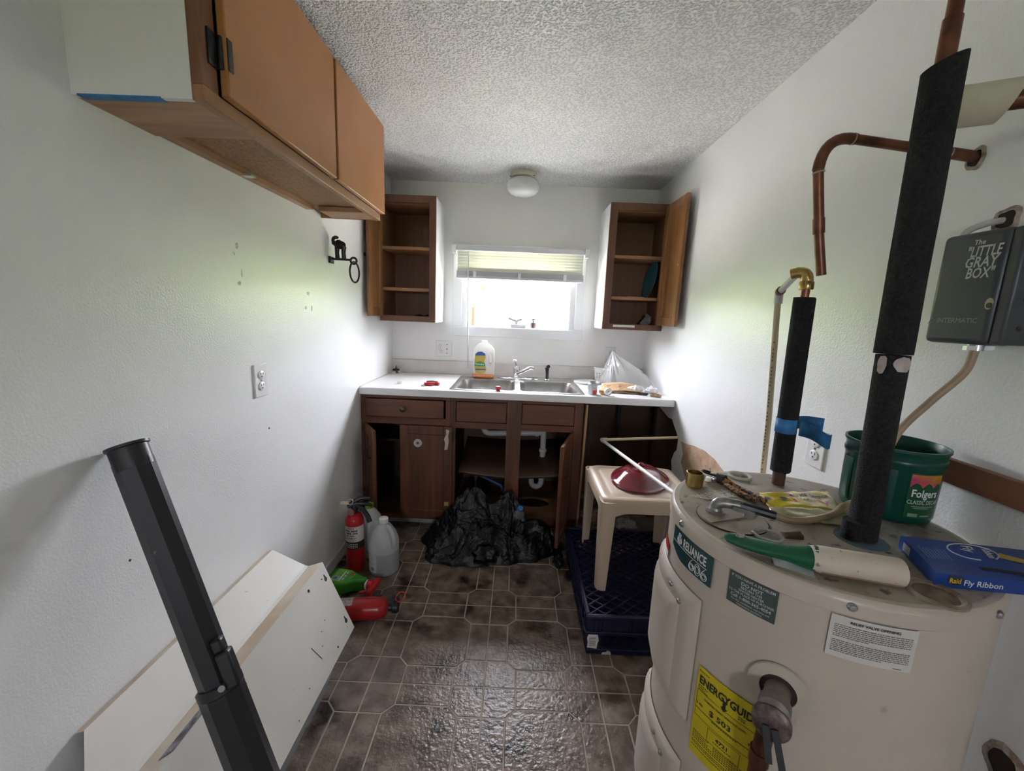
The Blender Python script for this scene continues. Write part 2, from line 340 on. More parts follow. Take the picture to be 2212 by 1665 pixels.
# torn paper patch on the right wall
torn = [(2.130,0.664),(2.06,0.672),(1.98,0.690),(1.86,0.705),(1.76,0.700),(1.66,0.675),(1.62,0.60),(1.64,0.45),(1.80,0.42),(1.95,0.46),(2.05,0.52),(2.10,0.56),(2.085,0.61)]
o = MB().prism(torn, (XR-0.0015,0,0), (0,1,0), (0,0,1), (0.003,0,0)).build('torn_paper', mat('torn_drywall', (0.52,0.36,0.235), 0.75, col2=(0.40,0.26,0.16), nscale=22, spots=(0.17,0.07,0.05), spot_scale=40, spot_th=(0.64,0.70)), wr, smooth=False)
o['label'] = 'torn brown drywall paper'
def wall_hole(y, z, ry, rz, sx=1):
    rnd = random.Random(int(y*1000)); k = 22; fr = [1+0.30*noise.noise(Vector((math.cos(2*math.pi*i/k)*1.6, math.sin(2*math.pi*i/k)*1.6, y*9))) for i in range(k)]
    ins = [(y+ry*0.8*fr[i]*math.cos(2*math.pi*i/k), z+rz*0.8*fr[i]*math.sin(2*math.pi*i/k)) for i in range(k)]
    outp = [(y+ry*1.18*fr[i]*math.cos(2*math.pi*i/k), z+rz*1.18*fr[i]*math.sin(2*math.pi*i/k)) for i in range(k)]
    m = MB().prism(ins, (XR-0.0012,0,0), (0,1,0), (0,0,1), (0.002,0,0)); h = m.build('wall_hole', DARKB, wr, smooth=False); h['label'] = 'ragged dark hole in the wall'
    vs = [Vector((XR-0.0008, a, b)) for a, b in outp]+[Vector((XR-0.004, a, b)) for a, b in ins]
    MB().add(vs, [(i, (i+1) % k, k+(i+1) % k, k+i) for i in range(k)]).build('torn_edge', mat('plaster_edge', (0.50,0.44,0.38), 0.8, col2=(0.28,0.20,0.15), nscale=90), wr, smooth=False)
wall_hole(0.900, 1.645, 0.018, 0.018); wall_hole(0.820, 1.512, 0.020, 0.022); wall_hole(0.622, 0.535, 0.030, 0.035)
# baseboard, window trim
struct(B(XL, XL+0.011, YR, 2.29, 0, 0.062).build('baseboard_left', TRIM, bevel=0.004))
win = struct(MB().box(-0.328-0.03, -0.328, YB+0.045, YB+0.085, 1.232, 1.70).box(0.33, 0.36, YB+0.045, YB+0.085, 1.232, 1.70).box(-0.358, 0.36, YB+0.045, YB+0.085, 1.205, 1.238).box(-0.358, 0.36, YB+0.045, YB+0.085, 1.68, 1.715).build('window_1', mat('window_frame', (0.70,0.69,0.66), 0.35), bevel=0.003))
MB().box(WX0, -0.358, YB-0.004, YB+0.10, WZ0, WZ1).box(0.36, WX1, YB-0.004, YB+0.10, WZ0, WZ1).box(-0.358, 0.36, YB-0.004, YB+0.10, WZ0-0.004, WZ0+0.006).build('window_jamb', TRIM, win, smooth=False)
MB().box(-0.372, -0.364, YB+0.0, YB+0.03, WZ0+.02, WZ1-.02).box(0.366, 0.374, YB+0.0, YB+0.03, WZ0+.02, WZ1-.02).build('window_track', STEEL, win, smooth=False)
MB().box(-0.33, 0.335, YB+0.064, YB+0.068, 1.235, 1.685).build('pane', GLASS, win, smooth=False)
struct(MB().box(-0.452, WX0, YB-0.013, YB, 1.205, 1.715).build('trim_2', TRIM, bevel=0.003)); struct(MB().box(WX1, 0.458, YB-0.013, YB, 1.205, 1.715).build('trim_3', TRIM, bevel=0.003))
struct(MB().box(-0.452, 0.458, YB-0.013, YB, 1.136, 1.2045).build('trim_4', TRIM, bevel=0.003)); struct(MB().box(-0.452, 0.458, YB-0.013, YB, 1.7155, 1.755).build('trim_5', TRIM, bevel=0.003))
rw = struct(MB().box(-RX,-RX+0.04,YR-0.07,YR-0.03,RZ0,RZ1).box(RX-0.04,RX,YR-0.07,YR-0.03,RZ0,RZ1).box(-RX+0.04,RX-0.04,YR-0.07,YR-0.03,RZ0,RZ0+0.04).box(-RX+0.04,RX-0.04,YR-0.07,YR-0.03,RZ1-0.04,RZ1).build('added_fill_window', TRIM))  # unseen rear window, added to supply soft fill daylight
MB().box(-RX+0.04,RX-0.04,YR-0.052,YR-0.048,RZ0+0.04,RZ1-0.04).build('pane', GLASS, rw, smooth=False)
# ---- outdoors
GZ = -0.6
lawn = struct(B(-60, 60, -60, 80, GZ-0.2, GZ).build('ground', mat('lawn', (0.15,0.22,0.07), 0.9, col2=(0.20,0.27,0.10), nscale=2), smooth=False))
MB().box(-9, 9, -9, 11.5, GZ-0.001, GZ+0.02).build('added_bounce_gravel', mat('gravel', (0.50,0.475,0.42), 0.9, col2=(0.40,0.38,0.33), nscale=40), lawn, smooth=False)  # unseen pale ground, added to bounce daylight up to the ceiling
LEAF = mat_translucent('leaf', (0.20, 0.34, 0.045), 0.45, 0.5); BARK = mat('bark', (0.10,0.075,0.055), 0.9)
def tree(x, y, h, cr, label, nl=900, seed=1, low=0.25):
    rnd = random.Random(seed); t = thing('garden_tree', label, 'tree', (x, y, GZ))
    MB().tube([(x,y,GZ),(x+0.1,y,GZ+h*0.35),(x,y+0.1,GZ+h*0.75)], [0.14,0.10,0.03], 8).build('trunk', BARK, t)
    m = MB()
    for i in range(nl):
        d = Vector((rnd.gauss(0,1), rnd.gauss(0,1), rnd.gauss(0,1))).normalized()*cr*rnd.random()**0.4
        c = Vector((x, y, GZ+h*(0.5+low*0.4)))+Vector((d.x, d.y, d.z*h*0.42/cr)); a = Vector((rnd.gauss(0,1), rnd.gauss(0,1), rnd.gauss(0,.6))).normalized(); b = frame(a)[0]; sz = rnd.uniform(0.10,0.22)
        m.add([c-a*sz, c+b*sz*.5, c+a*sz, c-b*sz*.5], [(0,1,2,3)])
    f = m.build('foliage', LEAF, t, smooth=False); f['kind'] = 'stuff'
LEAFH = mat_translucent('hedge_leaf', (0.36, 0.44, 0.20), 0.4, 0.5)
tree(-1.55, 10.5, 3.3, 0.9, 'leafy garden tree seen at left edge of the window glass', 420, 3)
def hedge():  # added foliage ring, dims and greens the level daylight entering the window
    t = thing('hedge', 'tall green leafy hedge added outside to dim level daylight', 'hedge', (0, 12, GZ)); rnd = random.Random(12); m = MB(); Rr = 11.0; c0 = Vector((0, 2.9, GZ))
    MB().grid(lambda u, v: c0+Vector((math.sin(R(-80+160*u))*(Rr+0.5), math.cos(R(-80+160*u))*(Rr+0.5), 3.1*v)), 40, 2).build('core', mat('hedge_core', (0.34,0.43,0.16), 0.9), t, solid=0.4)
    for i in range(9000):
        a = R(rnd.uniform(-81, 81)); z = 3.5*rnd.random()+rnd.gauss(0, 0.12); rr = Rr+rnd.gauss(0, 0.25)
        c = c0+Vector((math.sin(a)*rr, math.cos(a)*rr, max(0.05, z))); d = Vector((rnd.gauss(0,1), rnd.gauss(0,1), rnd.gauss(0,1))).normalized(); b = frame(d)[0]; sz = rnd.uniform(0.10, 0.22)
        m.add([c-d*sz, c+b*sz*.5, c+d*sz, c-b*sz*.5], [(0,1,2,3)])
    f = m.build('foliage', LEAFH, t, smooth=False); f['kind'] = 'stuff'
hedge()
# ================================================================== upper cabinet on the left wall
def left_upper():
    t = thing('wall_cabinet', 'orange-brown wall cabinet with white end panel high on the left wall', 'cabinet', (-0.75, 1.38, 1.683))
    xf = -0.622; y0, y1, z0, z1 = 0.865, 1.90, 1.684, 2.09
    B(XL, xf-0.022, y0, y0+0.012, z0, z1).build('end_panel', mat('end_panel_paint', (0.82,0.785,0.775), 0.5, bump=0.05), t)['label'] = 'white painted end panel'
    MB().box(XL, xf-0.022, y1-0.014, y1-0.002, z0, z1).box(XL, xf-0.02, y0+0.012, y1, z1-0.012, z1).box(XL, XL+0.006, y0+0.012, y1, z0+0.02, z1).build('carcass', ORFRAME, t)
    B(XL, xf-0.02, y0+0.012, y1-0.014, z0+0.020, z0+0.030).build('bottom_panel', PARTICLE, t)
    B(XL, xf-0.022, y0+0.0125, 1.052, z0, z0+0.018).build('cleat', PLYW, t); B(XL+0.05, xf-0.022, 1.76, y1, z0, z0+0.018).build('cleat', PLYW, t)
    B(XL, XL+0.028, 1.052, 1.76, z0+0.004, z0+0.020).build('wall_cleat', ORFRAME, t)
    B(XL+0.02, XL+0.05, 1.33, 1.355, z0, z0+0.006).build('bracket', STEEL, t)
    ff = MB().box(xf-0.022, xf, y0, y0+0.045, z0+0.028, z1).box(xf-0.022, xf, 1.40, 1.45, z0+0.028, z1).box(xf-0.022, xf, y1-0.045, y1, z0+0.028, z1).box(xf-0.022, xf, y0, y1, z1-0.04, z1)
    ff.build('face_frame', wood('face_frame_wood', (0.26,0.11,0.05), (0.17,0.07,0.032), 'z', 0.45), t, bevel=0.002)
    B(xf-0.022, xf, y0, y1, z0-0.002, z0+0.028).build('bottom_rail', ORFRAME, t, bevel=0.002)
    for a, b in ((0.914, 1.418), (1.433, 1.905)):
        d = B(xf+0.001, xf+0.019, a, b, 1.711, 2.068).build('door', ORANGE, t, bevel=0.003)
        for zz in (1.79, 1.99):
            if a < 1: MB().box(xf+0.0, xf+0.004, 0.884, 0.910, zz-0.032, zz+0.032).tube([(xf+0.008, 0.911, zz-0.03), (xf+0.008, 0.911, zz+0.03)], 0.005, 8).box(xf+0.019, xf+0.0215, 0.914, 0.930, zz-0.03, zz+0.03).build('hinge', BLACKM, d, bevel=0.0015)
            else: MB().box(xf+0.001, xf+0.017, 1.905, 1.908, zz-0.03, zz+0.03).build('hinge', BLACKM, d)
    B(-0.868, -0.705, y0-0.0010, y0+0.016, z0-0.0012, z0+0.0022).build('blue_tape', BLUETAPE, t)['label'] = 'strip of blue painter tape'
left_upper()
# ================================================================== shelf cabinets either side of the window
def shelf_cabinet(x0, x1, z0, z1, side, label):
    y0 = 2.60; t = thing('wall_cabinet', label, 'cabinet', ((x0+x1)/2, 2.75, z0))
    xi, xo = (x1, x0) if side == 'L' else (x0, x1)          # xi = side facing the window
    B(min(xi, xi+(-0.012 if side == 'L' else 0.012)), max(xi, xi+(-0.012 if side == 'L' else 0.012)), y0+0.018, YB, z0, z1).build('side_panel', TRIM, t)['label'] = 'white painted side'
    B(min(xo, xo+(0.012 if side == 'L' else -0.012)), max(xo, xo+(0.012 if side == 'L' else -0.012)), y0+0.018, YB, z0, z1).build('side_panel', CABIN, t)
    B(x0+0.012, x1-0.012, YB-0.012, YB-0.004, z0, z1).build('back_panel', CABIN, t); B(x0+0.012, x1-0.012, y0+0.018, YB-0.012, z0+0.012, z0+0.024).build('bottom_panel', CABIN, t); B(x0+0.012, x1-0.012, y0+0.018, YB-0.012, z1-0.05, z1-0.038).build('top_panel', CABIN, t)
    if side == 'L': sl, sr = 0.014, 0.040
    else: sl, sr = 0.044, 0.030
    B(x0, x0+sl, y0, y0+0.018, z0, z1).build('stile', FRAMEW, t, bevel=0.0015); B(x1-sr, x1, y0, y0+0.018, z0, z1).build('stile', FRAMEW, t, bevel=0.0015)
    B(x0+sl, x1-sr, y0, y0+0.018, z1-0.042, z1).build('rail', FRAMEW, t, bevel=0.0015); B(x0+sl, x1-sr, y0, y0+0.018, z0, z0+0.036).build('rail', FRAMEW, t, bevel=0.0015)
    for zz in (1.684, 1.436): B(x0+0.012, x1-0.012, y0+0.022, YB-0.012, zz-0.018, zz).build('shelf', SHELFW, t, bevel=0.001)
    return t
def panel_door(t, hx, hy, dirx, diry, wd, z0, z1, m, th=0.019, inner=1, name='door'):
    """frame-and-panel door from hinge (hx,hy) along (dirx,diry); inner = side its flat back faces"""
    d = Vector((dirx, diry, 0)).normalized(); n = Vector((-d.y, d.x, 0))*inner; o = Vector((hx, hy, 0))
    M = Matrix((d, n, Vector((0,0,1)))).transposed().to_4x4(); M.translation = o
    s = 0.05
    dr = MB(M).box(s, wd-s, 0.004, th-0.004, z0+s, z1-s).build(name, m, t)
    for a, b, c, e in ((0, s, z0, z1), (wd-s, wd, z0, z1), (s, wd-s, z0, z0+s), (s, wd-s, z1-s, z1)): MB(M).box(a, b, 0, th, c, e).build('door_frame', m, dr, bevel=0.003)
    return dr, M
tl = shelf_cabinet(-0.862, -0.515, 1.229, 1.978, 'L', 'open brown shelf cabinet left of the window, behind the orange cabinet')
dr, M = panel_door(tl, -0.858, 2.597, -0.002, -1, 0.232, 1.258, 1.955, PINE, inner=1)
MB(M).lathe([(0.004,0),(0.005,0.012),(0.011,0.016),(0.012,0.022),(0.006,0.027)], (0.20,-0.001,1.60), (0,-1,0), 14).build('knob', BLACKM, dr)
for zz in (1.33, 1.88): MB().box(-0.862,-0.845,2.588,2.600,zz-0.025,zz+0.025).build('hinge', BLACKM, dr)
tr = shelf_cabinet(0.533, 0.903, 1.233, 1.983, 'R', 'open brown shelf cabinet right of the window with door swung out')
dr, M = panel_door(tr, 0.872, 2.580, 0.02, -1, 0.300, 1.268, 1.962, PINE, inner=-1)
MB(M).lathe([(0.004,0),(0.005,0.012),(0.011,0.016),(0.012,0.022)], (0.24,-0.001,1.60), (0,-1,0), 14).build('knob', BLACKM, dr)
MB(M).tube([(0.27,0.019,1.60),(0.27,0.022,1.60)], 0.003, 8).build('screw', WHITEP, dr)
for zz in (1.34, 1.88): MB().box(0.868,0.884,2.578,2.600,zz-0.025,zz+0.025).build('hinge', BLACKM, dr)
o = MB().box(0.60, 0.735, 2.5965, 2.5995, 1.248, 1.262).build('paper_strip', TRIM, tr); o['label'] = 'white paper strip on the bottom rail'
# items inside
pl = MB().lathe([(0.001,0),(0.085,0.004),(0.118,0.012),(0.120,0.015),(0.085,0.008),(0.001,0.004)], (0.865,2.752,1.557), (-1,0.0,0.16), 36, caps=False)
tag(pl.build('plate', mat('teal_plate', (0.015,0.19,0.27), 0.3)), 'round teal plate standing on edge in the right shelf cabinet', 'plate')
fl = MB()
for i in range(3): fl.bar((0.80+i*0.02,2.70,1.262+i*0.012), (0.868,2.72+i*0.02,1.30+i*0.015), 0.045, 0.002, (0.3*i,1,0.5))
tag(fl.build('crumpled_paper', mat('grey_paper', (0.40,0.37,0.35), 0.8)), 'crumpled grey paper on the bottom of the right shelf cabinet', 'paper')
tag(MB().box(0.69,0.79,2.64,2.70,1.4365,1.4385).build('paper_slip', TRIM), 'white paper slip on a shelf of the right shelf cabinet', 'paper')
cl = MB().tube(spline([(-0.66,2.66,1.262),(-0.63,2.68,1.27),(-0.60,2.67,1.262),(-0.575,2.69,1.272),(-0.55,2.67,1.262),(-0.575,2.65,1.262),(-0.63,2.655,1.26)],5), 0.0065, 8)
tag(cl.build('cup_hook', BLACKM), 'small black bent hook on the bottom shelf of the left shelf cabinet', 'hook')
bo = MB().lathe([(0.001,0),(0.03,0.003),(0.042,0.012),(0.044,0.014),(0.03,0.006),(0.001,0.004)], (-0.535,2.70,1.482), (-1,0,0.1), 24, caps=False)
tag(bo.build('saucer', BLACKP), 'black saucer on edge in the left shelf cabinet', 'saucer')
# ================================================================== ceiling lamp
t = thing('ceiling_lamp', 'round ceiling lamp with white glass globe above the window', 'lamp', (0.002, 2.67, 2.02))
MB().lathe([(0.074,2.147),(0.078,2.140),(0.078,2.118),(0.072,2.112)], (0.002,2.67,0), n=36).build('lamp_base', LAMPB, t)
MB().lathe([(0.064,2.122),(0.066,2.112),(0.085,2.102),(0.098,2.085),(0.101,2.066),(0.094,2.043),(0.075,2.025),(0.045,2.017),(0.018,2.0145),(0.001,2.014)], (0.002,2.67,0), n=40, caps=False).build('globe', FROST, t)
for a in (200, 320, 80): MB().tube([(0.002+0.078*math.cos(R(a)),2.67+0.078*math.sin(R(a)),2.118),(0.002+0.088*math.cos(R(a)),2.67+0.088*math.sin(R(a)),2.118)],0.003,8).build('screw',BRASS,t)
# ================================================================== blinds
t = thing('window_blind', 'white slatted window blind pulled most of the way up', 'blind', (0.005, 2.86, 1.53))
MB().box(-0.425,0.432,2.845,2.885,1.708,1.742).build('headrail', mat('blind_rail', (0.66,0.67,0.70), 0.4), t, bevel=0.003)
for xx in (-0.442, 0.449): B(xx-0.014,xx+0.014,2.842,2.893,1.690,1.746).build('end_bracket', WHITEP, t, bevel=0.002)
SLAT = mat_translucent('blind_slat', (0.74,0.75,0.64), 0.028, 0.4)
for i in range(7):
    z = 1.702-i*0.0185; MB().prism([(-0.0125,-0.0035),(0,0.0005),(0.0125,-0.0035),(0.0125,-0.0045),(0,-0.0005),(-0.0125,-0.0045)], (-0.418,2.866,z), Vector((0,0.42,-0.907)), Vector((0,0.907,0.42)), (0.846,0,0)).build('slat', SLAT, t, smooth=False)
BR = mat('blind_bottom', (0.50,0.50,0.52), 0.45)
for i in range(6):
    z = 1.575-i*0.0046; MB().prism([(-0.0135,-0.0030),(-0.012,0.0022),(0,0.0028),(0.012,0.0022),(0.0135,-0.0030)], (-0.422,2.866,z), (0,1,0), (0,0,1), (0.856,0,0)).build('slat', BR, t, smooth=False)
B(-0.424,0.436,2.847,2.885,1.528,1.550).build('bottom_rail', BR, t, bevel=0.004)
for xx in (-0.30, 0.003, 0.31):
    MB().box(xx-0.010,xx+0.010,2.846,2.849,1.536,1.574).build('tape_clip', WHITEP, t); MB().tube([(xx,2.866,1.71),(xx,2.866,1.57)],0.0012,6).build('ladder_cord', WHITEP, t)
MB().tube([(-0.344,2.838,1.703),(-0.338,2.845,1.30),(-0.335,2.872,0.912)],0.0042,8).build('tilt_wand', mat('wand', (0.62,0.63,0.65), 0.2), t)
# window sill items
t = thing('window_crank', 'folding crank handle at the bottom middle of the window', 'crank', (0.02,2.93,1.237))
MB().box(-0.045,0.062,2.905,2.948,1.2115,1.232).build('base', TRIM, t, bevel=0.003); MB().tube([(-0.005,2.92,1.232),(-0.005,2.915,1.25)],0.011,10).tube([(-0.062,2.90,1.274),(-0.01,2.91,1.254),(0.034,2.91,1.270)],0.0095,8).build('arm', mat('crank_metal', (0.42,0.36,0.33), 0.4, 0.4), t); MB().bar((-0.012,2.90,1.240),(0.016,2.90,1.262),0.012,0.014).build('handle', WHITEP, t)
t = thing('sink_strainer', 'small sink strainer standing on the window sill', 'strainer', (0.113,2.935,1.2112))
MB().lathe([(0.026,1.2112),(0.028,1.236),(0.029,1.246),(0.020,1.256),(0.006,1.258)], (0.113,2.935,0), n=20).build('basket', mat('strainer_dark', (0.22,0.17,0.15),0.4,0.5), t); MB().lathe([(0.006,1.256),(0.006,1.264),(0.021,1.266),(0.023,1.274),(0.009,1.279),(0.0035,1.281),(0.003,1.304)], (0.113,2.935,0), n=16).build('stem', mat('strainer_top', (0.25,0.17,0.26),0.4,0.3), t)
t = thing('amber_bottle', 'pale amber bottle on the window sill at the left jamb', 'bottle', (-0.311,2.932,1.2112))
MB().lathe([(0.016,1.2112),(0.0165,1.218),(0.0165,1.335),(0.013,1.342),(0.008,1.345)], (-0.311,2.932,0), n=20).build('body', mat_translucent('amber', (0.62,0.42,0.26),0.07,0.3), t); MB().lathe([(0.008,1.345),(0.009,1.347),(0.009,1.362),(0.006,1.364)], (-0.311,2.932,0), n=16).build('cap', mat('bottle_cap_mauve',(0.48,0.42,0.46),0.4), t)
# ================================================================== outlets
def outlet(o, u, n, label, name='wall_outlet', wide=False):
    o, u, n = Vector(o), Vector(u), Vector(n); z = Vector((0,0,1)); M = Matrix((u, n, z)).transposed().to_4x4(); M.translation = o
    t = thing(name, label, 'outlet', o)
    hw = 0.056 if wide else 0.036; MB(M).box(-hw,hw,0,0.006,-0.057,0.057).build('cover_plate', WHITEP, t, bevel=0.003)
    c = -0.024 if wide else 0
    for s in (-1, 1):
        r = MB(M).lathe([(0.0168,0.0055),(0.0168,0.0085),(0.015,0.0095)], (c,0,s*0.0195), (0,1,0), 20, sx=1, sy=0.85).build('receptacle', TRIM, t)
        MB(M).box(c-0.0075,c-0.0055,0.0085,0.0100,s*0.0195+0.001,s*0.0195+0.009).box(c+0.0050,c+0.0072,0.0085,0.0100,s*0.0195+0.001,s*0.0195+0.008).tube([Vector((c,0.0085,s*0.0195-0.006)),Vector((c,0.0100,s*0.0195-0.006))],0.0026,8).build('slot', LETTERK, r)
    MB(M).tube([(c,0.005,0),(c,0.0075,0)],0.0035,8).build('screw', STEEL, t)
    if wide:
        MB(M).box(0.019,0.027,0.005,0.014,-0.006,0.004).build('switch', mat('switch_grey',(0.35,0.33,0.31),0.5), t)
        for s in (-0.03, 0.03): MB(M).tube([(0.023,0.005,s),(0.023,0.0075,s)],0.0032,8).build('screw', BLACKM, t)
outlet((XL,1.384,1.041), (0,-1,0), (1,0,0), 'white double wall outlet on the left wall')
outlet((XR,1.180,0.943), (0,1,0), (-1,0,0), 'white double wall outlet on the right wall behind the water heater')
outlet((-0.512,YB,1.040), (1,0,0), (0,-1,0), 'white outlet and switch plate left of the dish soap', 'outlet_switch', True)
outlet((0.668,YB,1.045), (1,0,0), (0,-1,0), 'wall outlet half hidden behind the clear plastic bag')
# ================================================================== animal figure towel hook
def hook():
    t = thing('towel_ring_hook', 'dark iron wall hook with animal figure and hanging ring', 'wall hook', (XL+0.05,1.965,1.45)); y = 1.965; x = XL
    m = MB(); m.ell((x+0.048,y,1.583),0.026,0.011,0.019); m.ell((x+0.040,y,1.592),0.016,0.010,0.015); m.tube([(x+0.028,y,1.585),(x+0.017,y,1.59),(x+0.015,y,1.605),(x+0.02,y,1.616)],[0.011,0.009,0.008,0.008],10); m.ell((x+0.028,y,1.616),0.014,0.007,0.008)
    for dx, dy in ((0.032,-0.006),(0.036,0.006),(0.062,-0.006),(0.066,0.006)): m.tube([(x+dx,y+dy,1.577),(x+dx-0.002,y+dy,1.55),(x+dx,y+dy,1.524)],[0.008,0.0055,0.006],8)
    o = m.build('animal_figure', BLACKM, t); md = o.modifiers.new('remesh','REMESH'); md.mode = 'VOXEL'; md.voxel_size = 0.0016; md.use_smooth_shade = True
    MB().box(x,x+0.008,y-0.022,y+0.022,1.50,1.53).box(x+0.008,x+0.075,y-0.010,y+0.010,1.515,1.524).tube([(x+0.07,y,1.519),(x+0.098,y,1.519)],0.005,8).build('bracket', BLACKM, t, bevel=0.002)
    MB().tube(circle((x+0.108,y,1.515),0.014,(1,0,0),(0,0,1),18),0.005,8,closed=True).build('eyelet', BLACKM, t)
    MB().tube(circle((x+0.113,y-0.004,1.463),0.046,Vector((0.08,0.997,0)),(0,0,1),32),0.0042,8,closed=True).build('ring', BLACKM, t)
hook()
# ================================================================== base cabinets, counter, sink
yF = 2.290
def pull(M, a, z, parent):
    MB(M).tube(spline([(a,-0.002,z-0.035),(a,-0.016,z-0.028),(a,-0.020,z),(a,-0.016,z+0.028),(a,-0.002,z+0.035)],4), 0.0035, 8).build('pull', BLACKM, parent)
def base_left():
    t = thing('base_cabinet', 'dark wooden base cabinet with drawer and two doors at the left wall', 'cabinet', (-0.62, 2.58, 0))
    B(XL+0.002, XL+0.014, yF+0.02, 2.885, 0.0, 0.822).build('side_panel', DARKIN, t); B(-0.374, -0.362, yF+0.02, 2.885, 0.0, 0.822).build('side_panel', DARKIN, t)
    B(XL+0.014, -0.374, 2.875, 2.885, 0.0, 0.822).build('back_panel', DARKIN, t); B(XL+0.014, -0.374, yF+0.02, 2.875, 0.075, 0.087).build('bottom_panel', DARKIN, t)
    B(XL+0.014, -0.374, 2.55, 2.875, 0.46, 0.474).build('shelf', DARKIN, t)
    B(XL+0.002, -0.362, yF+0.075, yF+0.085, 0, 0.075).build('toe_kick', mat('toe_kick_white', (0.55,0.54,0.52), 0.6, col2=(0.35,0.33,0.31), nscale=9), t)
    B(XL+0.001, -0.846, yF, yF+0.02, 0.065, 0.822).build('stile', DARKWOOD, t, bevel=0.0015); B(-0.390, -0.3625, yF, yF+0.02, 0.065, 0.822).build('stile', DARKWOOD, t, bevel=0.0015)
    B(-0.846, -0.390, yF, yF+0.02, 0.800, 0.822).build('rail', DARKWOODX, t); B(-0.846, -0.390, yF, yF+0.02, 0.650, 0.690).build('rail', DARKWOODX, t); B(-0.846, -0.390, yF, yF+0.02, 0.065, 0.090).build('rail', DARKWOODX, t)
    d = B(-0.848, -0.398, yF-0.019, yF-0.0005, 0.690, 0.798).build('drawer_front', DARKWOODX, t, bevel=0.007, seg=3)
    MB().lathe([(0.006,0),(0.006,0.010),(0.014,0.016),(0.016,0.022),(0.010,0.027),(0.001,0.028)], (-0.628,yF-0.019,0.746), (0,-1,0), 18).build('knob', mat('antique_brass',(0.10,0.075,0.045),0.35,0.8), d)
    # swung-open left door
    a = R(57); dr, M = panel_door(t, -0.862, 2.287, math.cos(a), -math.sin(a), 0.20, 0.10, 0.648, DARKWOOD, inner=1); pull(M, 0.16, 0.52, dr)
    # closed right door
    dr, M = panel_door(t, -0.650, 2.270, 1, 0, 0.304, 0.083, 0.648, DARKWOOD, inner=1)
    o = MB(M).lathe([(0.024,-0.001),(0.024,0.001),(0.02,0.0015)], (0.105,0.002,0.545), (0,-1,0), 24).build('dial_sticker', mat('dial_paper',(0.62,0.60,0.56),0.6), dr); o['label'] = 'round white dial sticker'
    MB(M).lathe([(0.009,0.0012),(0.009,0.0024)], (0.105,0.002,0.545), (0,-1,0), 16).build('dial_center', mat('dial_blue',(0.12,0.12,0.16),0.5), o); 
    tk = MB(M)
    for i in range(16):
        q = 2*math.pi*i/16; c = Vector((0.105+0.017*math.cos(q),0.0002,0.545+0.017*math.sin(q))); tk.bar(c-Vector((0.002*math.cos(q),0,0.002*math.sin(q))), c+Vector((0.002*math.cos(q),0,0.002*math.sin(q))), 0.002, 0.0008, (0,1,0))
    tk.build('dial_marks', LETTERK, o, smooth=False)
    MB(M).prism([(0.268,0.635),(0.288,0.628),(0.280,0.59),(0.286,0.57),(0.278,0.515),(0.260,0.510),(0.264,0.555),(0.256,0.575),(0.268,0.60)], (0,-0.0014,0), (1,0,0), (0,0,1), (0,0.002,0)).build('tape_residue', mat('old_tape',(0.50,0.38,0.26),0.6,col2=(0.62,0.55,0.46),nscale=40), dr, smooth=False)
    MB(M).box(0.262,0.288,-0.0012,0.001,0.165,0.190).build('yellow_tag', mat('yellow_tag',(0.45,0.34,0.10),0.6), dr)
    for zz in (0.13, 0.595): MB(M).box(0.302,0.318,0.0,0.006,zz-0.025,zz+0.025).tube([(0.304,0.001,zz-0.022),(0.304,0.001,zz+0.022)],0.004,8).build('hinge', BLACKM, dr)
base_left()
